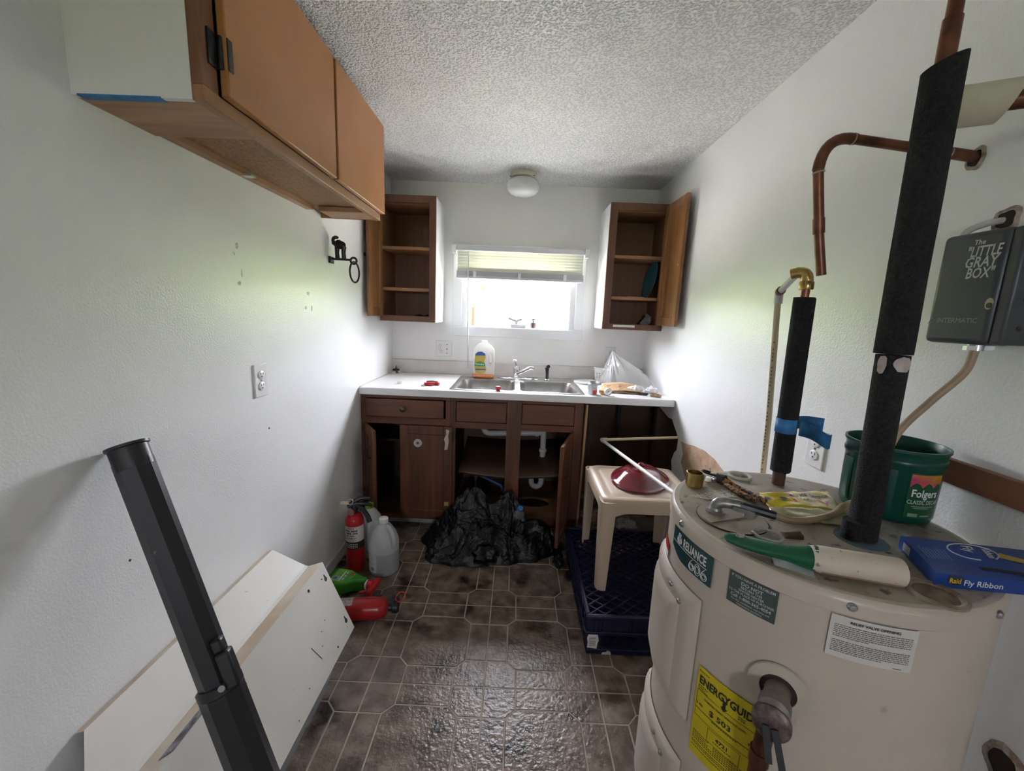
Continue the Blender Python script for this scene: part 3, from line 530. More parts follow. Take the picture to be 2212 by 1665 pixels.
def base_sink():
    t = thing('base_cabinet', 'dark wooden sink base cabinet standing open under the sink', 'cabinet', (0.02, 2.58, 0))
    x0, x1 = -0.3615, 0.403
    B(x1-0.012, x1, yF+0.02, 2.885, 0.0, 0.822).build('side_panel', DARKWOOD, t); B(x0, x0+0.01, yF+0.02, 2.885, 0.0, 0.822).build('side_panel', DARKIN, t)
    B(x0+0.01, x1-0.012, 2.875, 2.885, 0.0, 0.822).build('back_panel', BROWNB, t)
    fl = MB()                                                          # cabinet floor with a round cut-out
    k = 24; hx, hy, rx, ry = 0.155, 2.515, 0.105, 0.075
    outp = []; inn = []
    bx = [(x0+0.01, yF+0.02), (x1-0.012, yF+0.02), (x1-0.012, 2.875), (x0+0.01, 2.875)]
    for i in range(k):
        a = 2*math.pi*i/k; dx, dy = math.cos(a), math.sin(a); inn.append((hx+rx*dx, hy+ry*dy))
        s = min(((bx[1][0]-hx)/dx if dx > 1e-6 else (bx[0][0]-hx)/dx if dx < -1e-6 else 9), ((bx[2][1]-hy)/dy if dy > 1e-6 else (bx[0][1]-hy)/dy if dy < -1e-6 else 9)); outp.append((hx+dx*s, hy+dy*s))
    vs = [(a, b, 0.098) for a, b in outp]+[(a, b, 0.098) for a, b in inn]+[(a, b, 0.084) for a, b in inn]
    fs = [(i, (i+1) % k, k+(i+1) % k, k+i) for i in range(k)]+[(k+i, k+(i+1) % k, 2*k+(i+1) % k, 2*k+i) for i in range(k)]
    for cx, cy in bx:
        i = min(range(k), key=lambda j: (outp[j][0]-cx)**2+(outp[j][1]-cy)**2); vs.append((cx, cy, 0.098)); 
        j = min([(i+1) % k, (i-1) % k], key=lambda q: (outp[q][0]-cx)**2+(outp[q][1]-cy)**2); fs.append((i, j, len(vs)-1))
    fl.add(vs, fs); fl.build('bottom_panel', wood('sink_floor',(0.24,0.125,0.06),(0.15,0.075,0.035),'x',0.6,dirt=(0.05,0.028,0.018)), t, smooth=False)
    B(x0, x1, yF+0.075, yF+0.085, 0, 0.075).build('toe_kick', BROWNB, t)
    for a, b in ((x0+0.0005, -0.330), (-0.036, 0.048), (0.352, x1)): B(a, b, yF, yF+0.02, 0.065, 0.822).build('stile', DARKWOOD, t, bevel=0.0015)
    for a, b in ((-0.330, -0.036), (0.048, 0.352)):
        B(a, b, yF, yF+0.02, 0.800, 0.822).build('rail', DARKWOODX, t); B(a, b, yF, yF+0.02, 0.640, 0.676).build('rail', DARKWOODX, t); B(a, b, yF, yF+0.02, 0.065, 0.098).build('rail', DARKWOODX, t)
        B(a+0.003, b-0.003, yF-0.003, yF+0.016, 0.679, 0.797).build('false_drawer', DARKWOODX, t, bevel=0.004)
    a = R(72.7); dr, M = panel_door(t, 0.356, 2.287, -math.cos(a), -math.sin(a), 0.312, 0.088, 0.648, DARKWOOD, inner=-1); pull(M, 0.26, 0.50, dr)
    sh = MB().grid(lambda u, v: Vector((-0.32+0.69*u, 2.36+0.46*v, 0.345-0.03*math.sin(math.pi*u)*(1-0.4*v)+0.075*v+0.012*u)), 12, 3); sh.build('sagging_shelf', wood('old_shelf',(0.095,0.048,0.026),(0.06,0.03,0.017),'x'), t, solid=0.014)
base_sink()
# drain plumbing
t = thing('drain_pipe', 'white plastic sink drain pipe with U trap under the sink', 'pipe', (0.18, 2.60, 0.16)); y = 2.60
MB().tube([(0.205,y,0.60),(0.205,y,0.245)],0.019,16).build('tailpiece', PVC, t)
u = [(0.205,y,0.26)]+[(0.1715+0.0335*math.cos(R(-a)),y,0.205+0.0335*math.sin(R(-a))*1.1) for a in range(0,181,15)]+[(0.138,y,0.30)]
MB().tube(u,0.0185,16).build('trap', PVC, t)
for x_, z_ in ((0.205,0.255),(0.138,0.245),(0.205,0.425)): MB().lathe([(0.022,z_-0.012),(0.0255,z_-0.010),(0.0255,z_+0.008),(0.021,z_+0.012)], (x_,y,0), n=16).build('slip_nut', PVC, t)
MB().tube([(0.205,y,0.545),(0.175,y,0.541),(-0.14,y,0.525)]+[Vector(p) for p in arc((-0.14,y,0.525),(-0.185,y,0.523),(-0.19,y,0.56),5)]+[(-0.192,y,0.68)],0.019,16).build('cross_arm', PVC, t)
MB().lathe([(0.026,0.150),(0.026,0.172)],(0.0,y,0.541),(1,0,0),16).build('slip_nut', PVC, t)
# supply valve
t = thing('shutoff_valve', 'grey and blue water shutoff valve inside the sink cabinet', 'valve', (-0.2, 2.48, 0.1))
MB().tube([(-0.225,2.49,0.0985),(-0.222,2.485,0.30)],0.009,10).build('riser', mat('old_grey_pipe',(0.10,0.11,0.12),0.5), t)
MB().tube([(-0.215,2.485,0.285),(-0.17,2.47,0.272)],0.012,12).tube([(-0.222,2.47,0.285),(-0.222,2.45,0.285)],0.011,12).build('body', mat('valve_brass',(0.16,0.12,0.09),0.4,0.6), t)
MB().tube([(-0.17,2.47,0.272),(-0.06,2.44,0.235),(-0.045,2.44,0.20)],0.010,12).build('hose', mat('blue_pipe',(0.03,0.10,0.30),0.4), t)
MB().lathe([(0.012,0),(0.016,0.003),(0.016,0.010),(0.01,0.012)],(-0.03,2.43,0.20),(0.4,-0.6,0.3),12,sx=1.6).build('handle', mat('blue_handle',(0.05,0.15,0.28),0.4), t)
# countertop
ct = MB(); y0, y1, z0, z1 = 2.26, YB-0.001, 0.8225, 0.862; sx0, sx1, sy0, sy1 = -0.362, 0.396, 2.312, 2.81
ct.box(XL+0.001, sx0, y0, y1, z0, z1).box(sx1, XR-0.001, y0, y1, z0, z1).box(sx0, sx1, y0, sy0, z0, z1).box(sx0, sx1, sy1, y1, z0, z1)
t = thing('countertop', 'white laminate countertop running from wall to wall', 'countertop', (0.0, 2.58, 0.8225))
vs = [(XL+0.001,y0,z1),(XR-0.001,y0,z1),(XR-0.001,y1,z1),(XL+0.001,y1,z1),(sx0,sy0,z1),(sx1,sy0,z1),(sx1,sy1,z1),(sx0,sy1,z1)]; vs += [(a,b,z0) for a,b,c in vs]
fs = [(0,1,5,4),(1,2,6,5),(2,3,7,6),(3,0,4,7)]; fs += [tuple(8+i for i in f) for f in fs]+[(i,(i+1)%4,8+(i+1)%4,8+i) for i in range(4)]+[(4+i,4+(i+1)%4,12+(i+1)%4,12+i) for i in range(4)]
MB().add(vs, fs).build('worktop', LAMIN, t, bevel=0.007, seg=3)
B(XL+0.001, XR-0.001, YB-0.021, YB-0.0005, z1, 0.957).build('backsplash', mat('backsplash',(0.70,0.68,0.665),0.4,col2=(0.62,0.59,0.57),nscale=9), t, bevel=0.004)
MB().bar((XL+0.006,2.28,z1+0.001),(XL+0.006,YB-0.02,z1+0.001),0.010,0.004).build('caulk_bead', mat('caulk',(0.60,0.58,0.55),0.6), t)
# sink
def sink():
    t = thing('kitchen_sink', 'stainless steel double bowl sink set in the countertop', 'sink', (0.017, 2.56, 0.862))
    X0, X1, Y0, Y1 = -0.376, 0.410, 2.298, 2.826; zt = 0.867
    def rr(x0, x1, y0, y1, r, n=5):
        out = []
        for cx, cy, a0 in ((x1-r,y0+r,-90),(x1-r,y1-r,0),(x0+r,y1-r,90),(x0+r,y0+r,180)):
            for i in range(n+1): a = R(a0+90*i/n); out.append((cx+r*math.cos(a), cy+r*math.sin(a)))
        return out
    bm = bmesh.new()
    def loop(pts, z): return [bm.verts.new((a, b, z)) for a, b in pts]
    o2 = loop(rr(X0,X1,Y0,Y1,0.022), 0.8622); o1 = loop(rr(X0+0.006,X1-0.006,Y0+0.006,Y1-0.006,0.022), zt)
    n = len(o1)
    for i in range(n): bm.faces.new((o2[i],o2[(i+1)%n],o1[(i+1)%n],o1[i]))
    edges = [bm.edges.get((o1[i],o1[(i+1)%n])) for i in range(n)]
    bowls = []
    for a, b in ((-0.338,0.002),(0.034,0.372)):
        lp = loop(rr(a,b,2.330,2.700,0.045),zt-0.002); edges += [bm.edges.new((lp[i],lp[(i+1)%n])) for i in range(n)]; bowls.append((a,b,lp))
    bmesh.ops.triangle_fill(bm, edges=edges, use_beauty=True)
    for a, b, lp in bowls:
        c1 = loop(rr(a+0.010,b-0.010,2.340,2.690,0.05),zt-0.020); c2 = loop(rr(a+0.022,b-0.022,2.352,2.678,0.055),0.72); c3 = loop(rr(a+0.05,b-0.05,2.38,2.65,0.05),0.700)
        for p, q in ((lp,c1),(c1,c2),(c2,c3)):
            for i in range(n): bm.faces.new((p[i],p[(i+1)%n],q[(i+1)%n],q[i]))
        bm.faces.new(c3)
    m = MB(); bm.verts.index_update(); m.add([v.co.copy() for v in bm.verts], [[v.index for v in f.verts] for f in bm.faces]); bm.free()
    m.build('basin', STEEL, t, angle=40)
    for cx in (-0.168, 0.203): MB().lathe([(0.042,0.7008),(0.044,0.7030),(0.030,0.7035),(0.028,0.7015)],(cx,2.52,0),n=24).build('drain_ring', CHROME, t)
    MB().lathe([(0.016,0.8655),(0.018,0.868),(0.012,0.872),(0.002,0.873)],(0.145,2.765,0),n=18).build('hole_cap', WHITEP, t)
sink()
t = thing('faucet', 'chrome single-lever kitchen faucet between the sink bowls', 'faucet', (0.02, 2.765, 0.867))
MB().lathe([(0.030,0.8668),(0.030,0.873),(0.024,0.878)],(0.02,2.765,0),n=28,sx=4.3,sy=1.0).build('deck_plate', CHROME, t)
MB().lathe([(0.022,0.877),(0.020,0.885),(0.019,0.925),(0.022,0.935),(0.020,0.955),(0.006,0.960)],(0.008,2.765,0),n=24).build('body', CHROME, t)
MB().tube([(0.010,2.76,0.905),(0.05,2.73,0.925),(0.10,2.70,0.955),(0.118,2.69,0.955),(0.120,2.688,0.942)],[0.013,0.012,0.012,0.0125,0.011],14).build('spout', CHROME, t)
MB().tube([(0.008,2.765,0.955),(0.002,2.76,0.975),(-0.004,2.75,0.990)],[0.008,0.006,0.006],10).build('lever', CHROME, t); MB().ell((-0.004,2.748,0.994),0.014,0.012,0.008).build('lever_cap', WHITEP, t)
t = thing('sink_sprayer', 'black pull-out sink sprayer right of the faucet', 'sprayer', (0.22, 2.765, 0.867))
MB().lathe([(0.018,0.8665),(0.019,0.870),(0.013,0.876)],(0.22,2.765,0),n=20).build('collar', CHROME, t)
MB().tube([(0.22,2.765,0.874),(0.219,2.765,0.91),(0.217,2.763,0.945),(0.213,2.755,0.962)],[0.011,0.0095,0.013,0.0125],14).build('handle', BLACKP, t); MB().tube([(0.216,2.762,0.956),(0.226,2.742,0.965)],[0.014,0.011],12).build('spray_head', BLACKP, t)
# ---- counter items
def soap():
    t = thing('dish_soap_bottle', 'white dish soap bottle with yellow label and orange soap left', 'bottle', (-0.215,2.775,0.862)); y0, y1 = 2.745, 2.81
    t.location.z = 0.8675
    def outl(z0=0.0):
        return [(-0.073,0.008),(-0.066,0.0),(0.060,0.0),(0.068,0.008),(0.071,0.06),(0.071,0.16),(0.068,0.19),(0.05,0.215),(0.022,0.232),(0.018,0.236),(0.018,0.252),(-0.018,0.252),(-0.018,0.236),(-0.040,0.226),(-0.062,0.205),(-0.074,0.175),(-0.075,0.14),(-0.072,0.06)]
    bm = bmesh.new(); o = outl()
    hole = [(0.045+0.012*math.cos(2*math.pi*i/16), 0.130+0.040*math.sin(2*math.pi*i/16)) for i in range(16)]
    E = []; rings = []
    for q in (o, hole):
        vv = [bm.verts.new((-0.215+a, y0, 0.8675+b)) for a, b in q]; rings.append(vv); E += [bm.edges.new((vv[i], vv[(i+1) % len(vv)])) for i in range(len(vv))]
    bmesh.ops.triangle_fill(bm, edges=E, use_beauty=True)
    r = bmesh.ops.extrude_face_region(bm, geom=list(bm.faces)); bmesh.ops.translate(bm, verts=[v for v in r['geom'] if isinstance(v, bmesh.types.BMVert)], vec=(0, y1-y0, 0))
    bm.verts.index_update(); m = MB().add([v.co.copy() for v in bm.verts], [[v.index for v in f.verts] for f in bm.faces]); bm.free()
    m.build('bottle_body', SOAPB, t, bevel=0.010, seg=3)
    MB().box(-0.289,-0.146,y0-0.0015,y1+0.001,0.8675,0.898).build('soap_fill', SOAPL, t, bevel=0.008, seg=2)['label'] = 'orange liquid in the base'
    lab = [(-0.052,0.035),(-0.030,0.028),(0.000,0.030),(0.018,0.045),(0.020,0.065),(0.006,0.090),(0.006,0.115),(0.014,0.14),(0.010,0.165),(-0.012,0.178),(-0.038,0.176),(-0.056,0.160),(-0.061,0.120),(-0.060,0.07)]
    L = MB().prism(lab, (-0.215,y0-0.0012,0.8675), (1,0,0), (0,0,1), (0,0.001,0)).build('label', mat('soap_label',(0.60,0.43,0.05),0.4,col2=(0.42,0.40,0.06),nscale=18), t, smooth=False)
    MB().prism([(-0.056,0.150),(0.0125,0.152),(0.010,0.165),(-0.012,0.178),(-0.038,0.176),(-0.054,0.163)], (-0.215,y0-0.0020,0.8675), (1,0,0), (0,0,1), (0,0.001,0)).build('blue_band', mat('soap_blue',(0.03,0.12,0.42),0.4), L, smooth=False)
    MB().box(-0.268,-0.200,y0-0.002,y0-0.001,0.921,0.929).build('blue_band', mat('soap_blue',(0.03,0.12,0.42),0.4), L, smooth=False)
    MB().prism([(-0.062,0.082),(-0.04,0.078),(0.014,0.080),(0.010,0.10),(-0.02,0.112),(-0.056,0.104)], (-0.215,y0-0.0020,0.8675), (1,0,0), (0,0,1), (0,0.001,0)).build('green_patch', mat('soap_green',(0.04,0.28,0.08),0.4), L, smooth=False)
    MB().text('Palmolive', 0.0185, lambda u, v: Vector((-0.240+u, y0-0.0026, 0.9545+v)), bold=0.012, sx=0.85).build('lettering', LETTERW, L, smooth=False)
soap()
t = thing('steel_stopper', 'black-topped steel sink stopper in the left back counter corner', 'stopper', (-0.828,2.82,0.862))
MB().lathe([(0.040,0.8622),(0.041,0.870),(0.030,0.882),(0.020,0.886)],(-0.828,2.82,0),n=28).build('basket', CHROME, t); MB().lathe([(0.024,0.886),(0.022,0.893),(0.006,0.899),(0.0035,0.905),(0.003,0.918)],(-0.828,2.82,0),n=20).build('knob', BLACKP, t)
tag(MB().lathe([(0.014,0.8622),(0.015,0.864),(0.014,0.876),(0.012,0.878)],(-0.690,2.43,0),n=16,sx=1.15).build('bottle_cap', WHITEP), 'small white plastic cap on the counter left of the sink', 'cap')
t = thing('pocket_tool', 'red folding tool lying on the counter left of the sink', 'tool', (-0.488,2.405,0.862))
MB().tube([(-0.535,2.385,0.872),(-0.49,2.40,0.875),(-0.455,2.43,0.872)],[0.010,0.011,0.009],10).tube([(-0.528,2.41,0.8705),(-0.49,2.425,0.874),(-0.45,2.41,0.8705)],[0.008,0.009,0.008],10).build('handle', mat('red_tool',(0.50,0.03,0.04),0.35), t)
MB().tube([(-0.525,2.405,0.884),(-0.49,2.41,0.888),(-0.46,2.418,0.883)],0.005,8).box(-0.55,-0.525,2.372,2.392,0.8625,0.868).build('blade', STEEL, t)
tag(MB().lathe([(0.011,0.8675),(0.014,0.872),(0.016,0.884),(0.012,0.890)],(-0.093,2.315,0),n=16).lathe([(0.006,0.8672),(0.006,0.868)],(-0.093,2.315,0),n=10).build('red_cap', mat('red_cap',(0.42,0.02,0.03),0.4)), 'small red cap on the front rim of the sink', 'cap')
tag(MB().lathe([(0.085,0.8622),(0.088,0.864),(0.088,0.874),(0.084,0.876),(0.080,0.872),(0.001,0.872)],(0.490,2.745,0),n=36,caps=False).build('tub_lid', mat('lid_white',(0.66,0.65,0.63),0.4)), 'round white plastic lid lying right of the sink', 'lid')
t = thing('plastic_tub', 'white plastic tub against the backsplash beside the clear bag', 'tub', (0.60,2.825,0.862))
MB().lathe([(0.040,0.8622),(0.043,0.866),(0.053,0.958),(0.055,0.960),(0.055,0.966),(0.050,0.966),(0.041,0.870),(0.001,0.868)],(0.600,2.825,0),n=32,caps=False).build('body', WHITEP, t)
q = MB()
for i, (z, a0, a1) in enumerate(((0.925,215,228),(0.915,216,226),(0.905,214,228),(0.895,216,227),(0.925,236,248),(0.912,236,246),(0.900,235,249))): q.grid(lambda u, v: Vector((0.600+(0.0501+(z-0.925)*0.11)*math.cos(R(a0+(a1-a0)*u)), 2.825+(0.0501+(z-0.925)*0.11)*math.sin(R(a0+(a1-a0)*u)), z-0.003+0.006*v)), 3, 1)
q.build('print', mat('tub_print',(0.16,0.20,0.22),0.5), t, smooth=False)
def clear_bag():
    A = Vector((0.652,2.79,1.088)); Bs = [Vector(p) for p in ((0.585,2.70),(0.61,2.61),(0.68,2.55),(0.78,2.50),(0.865,2.47),(0.897,2.52),(0.899,2.66),(0.897,2.80),(0.83,2.872),(0.72,2.876),(0.61,2.872),(0.572,2.80))]
    P = spline([(p.x,p.y,0) for p in Bs]+[(Bs[0].x,Bs[0].y,0)], 8)
    def fn(u, v):
        i = min(len(P)-1, int(u*(len(P)-1)+0.5)); b = P[i]; s = v; base = Vector((b.x, b.y, 0.8630)); p = A.lerp(base, s)
        far = (Vector((b.x,b.y))-Vector((A.x,A.y))).length/0.25
        p.z += 0.036*far*s*math.sin(math.pi*s)
        k = noise.noise(Vector((math.cos(2*math.pi*u)*3.2, math.sin(2*math.pi*u)*3.2, s*1.3))); k2 = abs(noise.noise(Vector((math.cos(2*math.pi*u)*7, math.sin(2*math.pi*u)*7, s*4+3))))
        d = Vector((b.x-A.x, b.y-A.y, 0.06)).normalized(); p += d*(0.034*k+0.034*(k2-0.25))*math.sin(math.pi*min(1, s*0.98))*s
        p.x = min(p.x, XR-0.006); p.y = min(p.y, YB-0.024); p.z = max(p.z, 0.8630); return p
    m = MB().grid(fn, 96, 26); tag(m.build('plastic_bag', CLEARB, angle=60), 'crumpled clear plastic bag in the right counter corner', 'plastic bag')
clear_bag()
def sheet():
    def fn(u, v):
        x = 0.525+0.235*u+0.02*v; y = 2.405+0.13*v-0.03*u; e = noise.noise(Vector((u*3,v*3,0)))*0.008
        return Vector((x+0.004*math.sin(v*20), y, 0.864+0.028*v*v+0.012*math.sin(u*3.2)*v+abs(e)+0.004))
    t = thing('sandpaper_sheet', 'torn tan sandpaper sheet lying in front of the clear bag', 'sandpaper', (0.67,2.47,0.862))
    MB().grid(fn, 14, 10).build('sheet', mat('sandpaper',(0.56,0.36,0.19),0.8,col2=(0.50,0.31,0.16),nscale=60), t, solid=0.0015)
    q = MB()
    for u in (0.12, 0.42, 0.74):
        for v, w in ((0.75,0.10),(0.62,0.06),(0.40,0.09),(0.25,0.05)): q.grid(lambda a, b: fn(u+w*a, v+0.05*b)+Vector((0,0,0.0018)), 3, 1)
    q.build('print', mat('sand_print',(0.18,0.13,0.10),0.7), t, smooth=False)
sheet()
t = thing('cement_can', 'small grey and red screw-top can at the counter front edge', 'can', (0.452,2.345,0.862))
MB().lathe([(0.027,0.8622),(0.028,0.864),(0.028,0.922),(0.022,0.928),(0.016,0.929)],(0.452,2.345,0),n=26).build('body', mat('can_grey',(0.50,0.52,0.54),0.35,0.3), t)
MB().lathe([(0.016,0.929),(0.017,0.930),(0.017,0.943),(0.015,0.944)],(0.452,2.345,0),n=20).build('cap', mat('can_cap',(0.33,0.34,0.32),0.4,0.4), t)
def cpatch(c, r, a0, a1, z0, z1, n=10):
    return MB().grid(lambda u, v: Vector((c[0]+r*math.cos(R(a0+(a1-a0)*u)), c[1]+r*math.sin(R(a0+(a1-a0)*u)), z0+(z1-z0)*v)), n, 1)
lb = cpatch((0.452,2.345),0.0283,268,345,0.866,0.890).build('label', mat('can_red',(0.55,0.04,0.05),0.4), t); lb2 = cpatch((0.452,2.345),0.0283,268,345,0.890,0.920).build('label', mat('can_white',(0.60,0.58,0.57),0.4), t)
q = MB()
for z in (0.894,0.900,0.906,0.914): q.grid(lambda u, v: Vector((0.452+0.0286*math.cos(R(272+50*u)), 2.345+0.0286*math.sin(R(272+50*u)), z+0.0025*v)), 6, 1)
q.build('print', mat('can_print',(0.22,0.12,0.14),0.5), lb2, smooth=False)
t = thing('tape_roll', 'white thread tape roll with amber bottle lying by the can', 'tape roll', (0.535,2.345,0.862))
MB().lathe([(0.006,0),(0.0205,0),(0.0215,0.003),(0.0215,0.016),(0.0205,0.018),(0.006,0.018),(0.006,0.0)],(0.535,2.325,0.8838),(0.25,-1,0.1),24,caps=False).build('roll', WHITEP, t)
MB().tube([(0.505,2.36,0.879),(0.528,2.33,0.879)],0.016,14).build('bottle', mat('amber_plastic',(0.50,0.28,0.08),0.3), t)
t = thing('pliers', 'rusty long-nose pliers lying on the right side of the counter', 'pliers', (0.67,2.40,0.862))
MB().tube([(0.66,2.405,0.872),(0.60,2.412,0.870),(0.555,2.42,0.867)],[0.010,0.007,0.003],8).build('jaw', mat('rust',(0.12,0.055,0.03),0.7,0.3), t)
MB().tube([(0.66,2.405,0.872),(0.72,2.392,0.870),(0.775,2.355,0.868)],[0.009,0.006,0.005],8).tube([(0.66,2.405,0.872),(0.73,2.41,0.870),(0.79,2.385,0.868)],[0.009,0.006,0.005],8).build('handle', mat('dark_rust',(0.05,0.03,0.022),0.6,0.3), t)
tag(MB().tube([(0.79,2.345,0.876),(0.815,2.335,0.874),(0.845,2.32,0.869)],[0.013,0.014,0.006],9).build('wood_plug', mat('wood_plug',(0.36,0.20,0.10),0.6,col2=(0.55,0.42,0.33),nscale=60)), 'small brown wooden stub at the right end of the counter', 'stub')
def wad(c, r, name, m, label, cat, seed):
    q = MB(); q.ell(c, r[0], r[1], r[2], 18, 12); rn = Vector((seed*3.1, seed, 0))
    for i, v in enumerate(q.v):
        d = v-Vector(c); k = 1+0.45*noise.noise(d*45+rn)+0.2*noise.noise(d*110+rn); p = Vector(c)+d*k; p.z = max(p.z, c[2]-r[2]*0.8); q.v[i] = p
    o = q.build(name, m, angle=25)
    return tag(o, label, cat)
PAPERW = mat('tissue', (0.74,0.74,0.74), 0.7)
wad((0.735,2.465,0.880),(0.040,0.030,0.022),'tissue_wad',PAPERW,'crumpled white tissue behind the pliers','tissue',2)
wad((0.825,2.44,0.882),(0.036,0.026,0.024),'tissue_wad',PAPERW,'crumpled white tissue near the right wall on the counter','tissue',5)
tag(B(0.645,0.725,2.300,2.335,0.8622,0.8630).build('receipt', mat('receipt',(0.74,0.66,0.68),0.6)), 'small pinkish paper slip at the counter front right of the pliers', 'paper')
# ---- under the counter, right side
struct(B(0.404, XR+0.09, 2.878, 2.888, 0.0, 0.8215).build('trim_6', BROWNB, smooth=False), 'bare brown board behind the open bay under the counter')
tag(MB().prism([(0,0),(0.012,0),(0.012,0.80),(0,0.80)], (0.398,2.262,0.012), (1,0,0), (0.016,0.0,1), (0,0.10,0)).build('plywood_strip', wood('strip_wood',(0.42,0.25,0.12),(0.28,0.15,0.07),'z')), 'thin plywood strip leaning at the end of the sink cabinet', 'board')
tag(MB().tube([(0.72,2.80,0.0),(0.74,2.80,0.81)],0.014,10).build('vent_pipe', mat('dark_pipe',(0.035,0.028,0.025),0.5)), 'dark vertical pipe at the back of the open bay', 'pipe')
tag(MB().tube([(0.455,2.40,0.80),(0.462,2.40,0.56),(0.47,2.40,0.47)],[0.008,0.007,0.004],8).build('hanging_hose', mat('dark_hose',(0.03,0.025,0.022),0.5)), 'thin dark hose hanging under the counter by the plywood strip', 'hose')
tag(MB().bar((0.44,2.68,0.0155),(0.88,2.69,0.0155),0.12,0.03).build('bay_plank', BROWNB), 'rough plank on the floor of the open bay', 'plank')
wad((0.73,2.40,0.030),(0.07,0.05,0.035),'rag',mat('scrap_white',(0.40,0.38,0.36),0.8),'pale crumpled paper scrap on the floor behind the crate','paper scrap',9)
wad((0.54,2.45,0.045),(0.09,0.06,0.045),'cardboard_wad',mat('scrap_brown',(0.26,0.16,0.09),0.8),'crumpled brown cardboard on the floor behind the crate','cardboard',11)
# ================================================================== floor items at the left
def extinguisher_head(M, t, S=1.0):
    MB(M).lathe([(0.018,0.300),(0.016,0.312),(0.016,0.335),(0.012,0.345)], n=16).build('valve', BLACKP, t)
    MB(M).tube([(-0.03,0,0.338),(0.0,0,0.350),(0.05,0,0.345),(0.085,0,0.330)],[0.010,0.013,0.010,0.006],10).build('carry_handle', BLACKP, t)
    MB(M).tube([(-0.02,0,0.352),(0.03,0,0.376),(0.075,0,0.372)],[0.009,0.011,0.007],10).build('lever', BLACKP, t)
def extinguisher(M, label, pos, standing=True):
    t = thing('fire_extinguisher', label, 'fire extinguisher', pos)
    MB(M).lathe([(0.036,0.0),(0.042,0.004),(0.0445,0.012),(0.0445,0.262),(0.043,0.275),(0.036,0.290),(0.024,0.300),(0.016,0.304)], n=36).build('cylinder', REDP, t)
    extinguisher_head(M, t); return t
M = Matrix.Translation((-0.765, 1.880, 0)) @ Matrix.Rotation(R(20), 4, 'Z')
t = extinguisher(M, 'red fire extinguisher standing by the left wall', (-0.765,1.880,0))
def cyl_pt(M, r, a, z): return M @ Vector((r*math.cos(R(a)), r*math.sin(R(a)), z))
A0 = 270-20-0-24                                                     # direction to the camera, in the extinguisher's own angles
lab = MB().grid(lambda u, v: cyl_pt(M, 0.0449, A0+25-62+150*u, 0.168+0.080*v), 16, 1).build('label', mat('ext_label',(0.62,0.58,0.56),0.4), t)
MB().grid(lambda u, v: cyl_pt(M, 0.0449, A0+25-62+150*u, 0.130+0.038*v), 16, 1).build('label', LETTERK, t)
def ctext(s, size, a, z, bold=0.0, sx=1.0, r=0.0453): return MB().text(s, size, lambda u, v: cyl_pt(M, r, a+math.degrees(u/r), z+v), bold=bold, sx=sx)
ctext('KIDDE', 0.013, A0+20, 0.236, 0.02).build('lettering', mat('red_print',(0.55,0.05,0.05),0.5), lab, smooth=False)
q = MB()
for z, a0, a1, h in ((0.222,-22,62,0.009),(0.210,-22,62,0.007),(0.199,-10,50,0.005),(0.186,-16,50,0.004)):
    k = 9
    for i in range(k):
        if (i*7+int(z*1000)) % 5 == 0: continue
        b0 = a0+(a1-a0)*i/k; b1 = a0+(a1-a0)*(i+0.72)/k; q.grid(lambda u, v: cyl_pt(M, 0.0452, A0+b0+(b1-b0)*u, z+h*v), 2, 1)
q.build('small_print', LETTERK, lab, smooth=False)
q = MB()
for z in (0.137,0.146,0.155):
    for i in range(8):
        b0 = -22+84*i/8; b1 = b0+7.5; q.grid(lambda u, v: cyl_pt(M, 0.0452, A0+b0+(b1-b0)*u, z+0.004*v), 2, 1)
q.build('small_print', LETTERW, lab, smooth=False)
g = MB().lathe([(0.015,0),(0.017,0.002),(0.017,0.008),(0.014,0.009)], cyl_pt(M,0.022,A0+10,0.318), (M.to_3x3() @ Vector((math.cos(R(A0+10)),math.sin(R(A0+10)),0))), 20).build('gauge', mat('gauge_face',(0.32,0.16,0.12),0.3), t)
MB().tube([cyl_pt(M,0.012,A0-60,0.352), cyl_pt(M,0.065,A0-60,0.353)], 0.010, 10).build('nozzle', mat('ivory_tip',(0.62,0.52,0.38),0.4), t)
MB().tube([cyl_pt(M,0.01,A0+100,0.345), cyl_pt(M,0.05,A0+100,0.33), cyl_pt(M,0.075,A0+100,0.295), cyl_pt(M,0.085,A0+100,0.27)], [0.010,0.011,0.012,0.013], 10).build('hose_horn', BLACKP, t)
MB().tube(circle(cyl_pt(M,0.02,A0-10,0.367),0.013,(1,0,0),(0,0.35,0.9),18),0.0022,6,closed=True).build('pull_pin', STEEL, t)
# lying extinguisher, mostly hidden behind the metal cover
M = Matrix.Translation((-0.800, 1.515, 0.0447)) @ Matrix.Rotation(R(8.5), 4, 'Z') @ Matrix.Rotation(R(90), 4, 'Y') @ Matrix.Rotation(R(-35), 4, 'Z')
t = extinguisher(M, 'red fire extinguisher lying on its side on the floor', (-0.66,1.535,0))
for o in [c for c in t.children if c.name.split('.')[0] in ('carry_handle','lever')]: bpy.data.objects.remove(o)
MB(M).tube([(-0.012,0,0.29),(-0.045,0,0.262),(-0.052,0,0.245)],[0.010,0.009,0.007],8).tube([(-0.01,0,0.30),(-0.035,0,0.33),(-0.02,0,0.345)],[0.013,0.012,0.012],8).build('handle', BLACKP, t)
MB(M).lathe([(0.020,0.318),(0.024,0.322),(0.024,0.342),(0.018,0.348)], n=14).build('valve_cap', BLACKP, t)
MB(M).tube(circle(M.inverted() @ Vector((-0.452,1.578,0.082)),0.019,(0,0.3,1),(-1,0,0.2),20),0.0022,6,closed=True).build('pull_ring', REDPL, t)
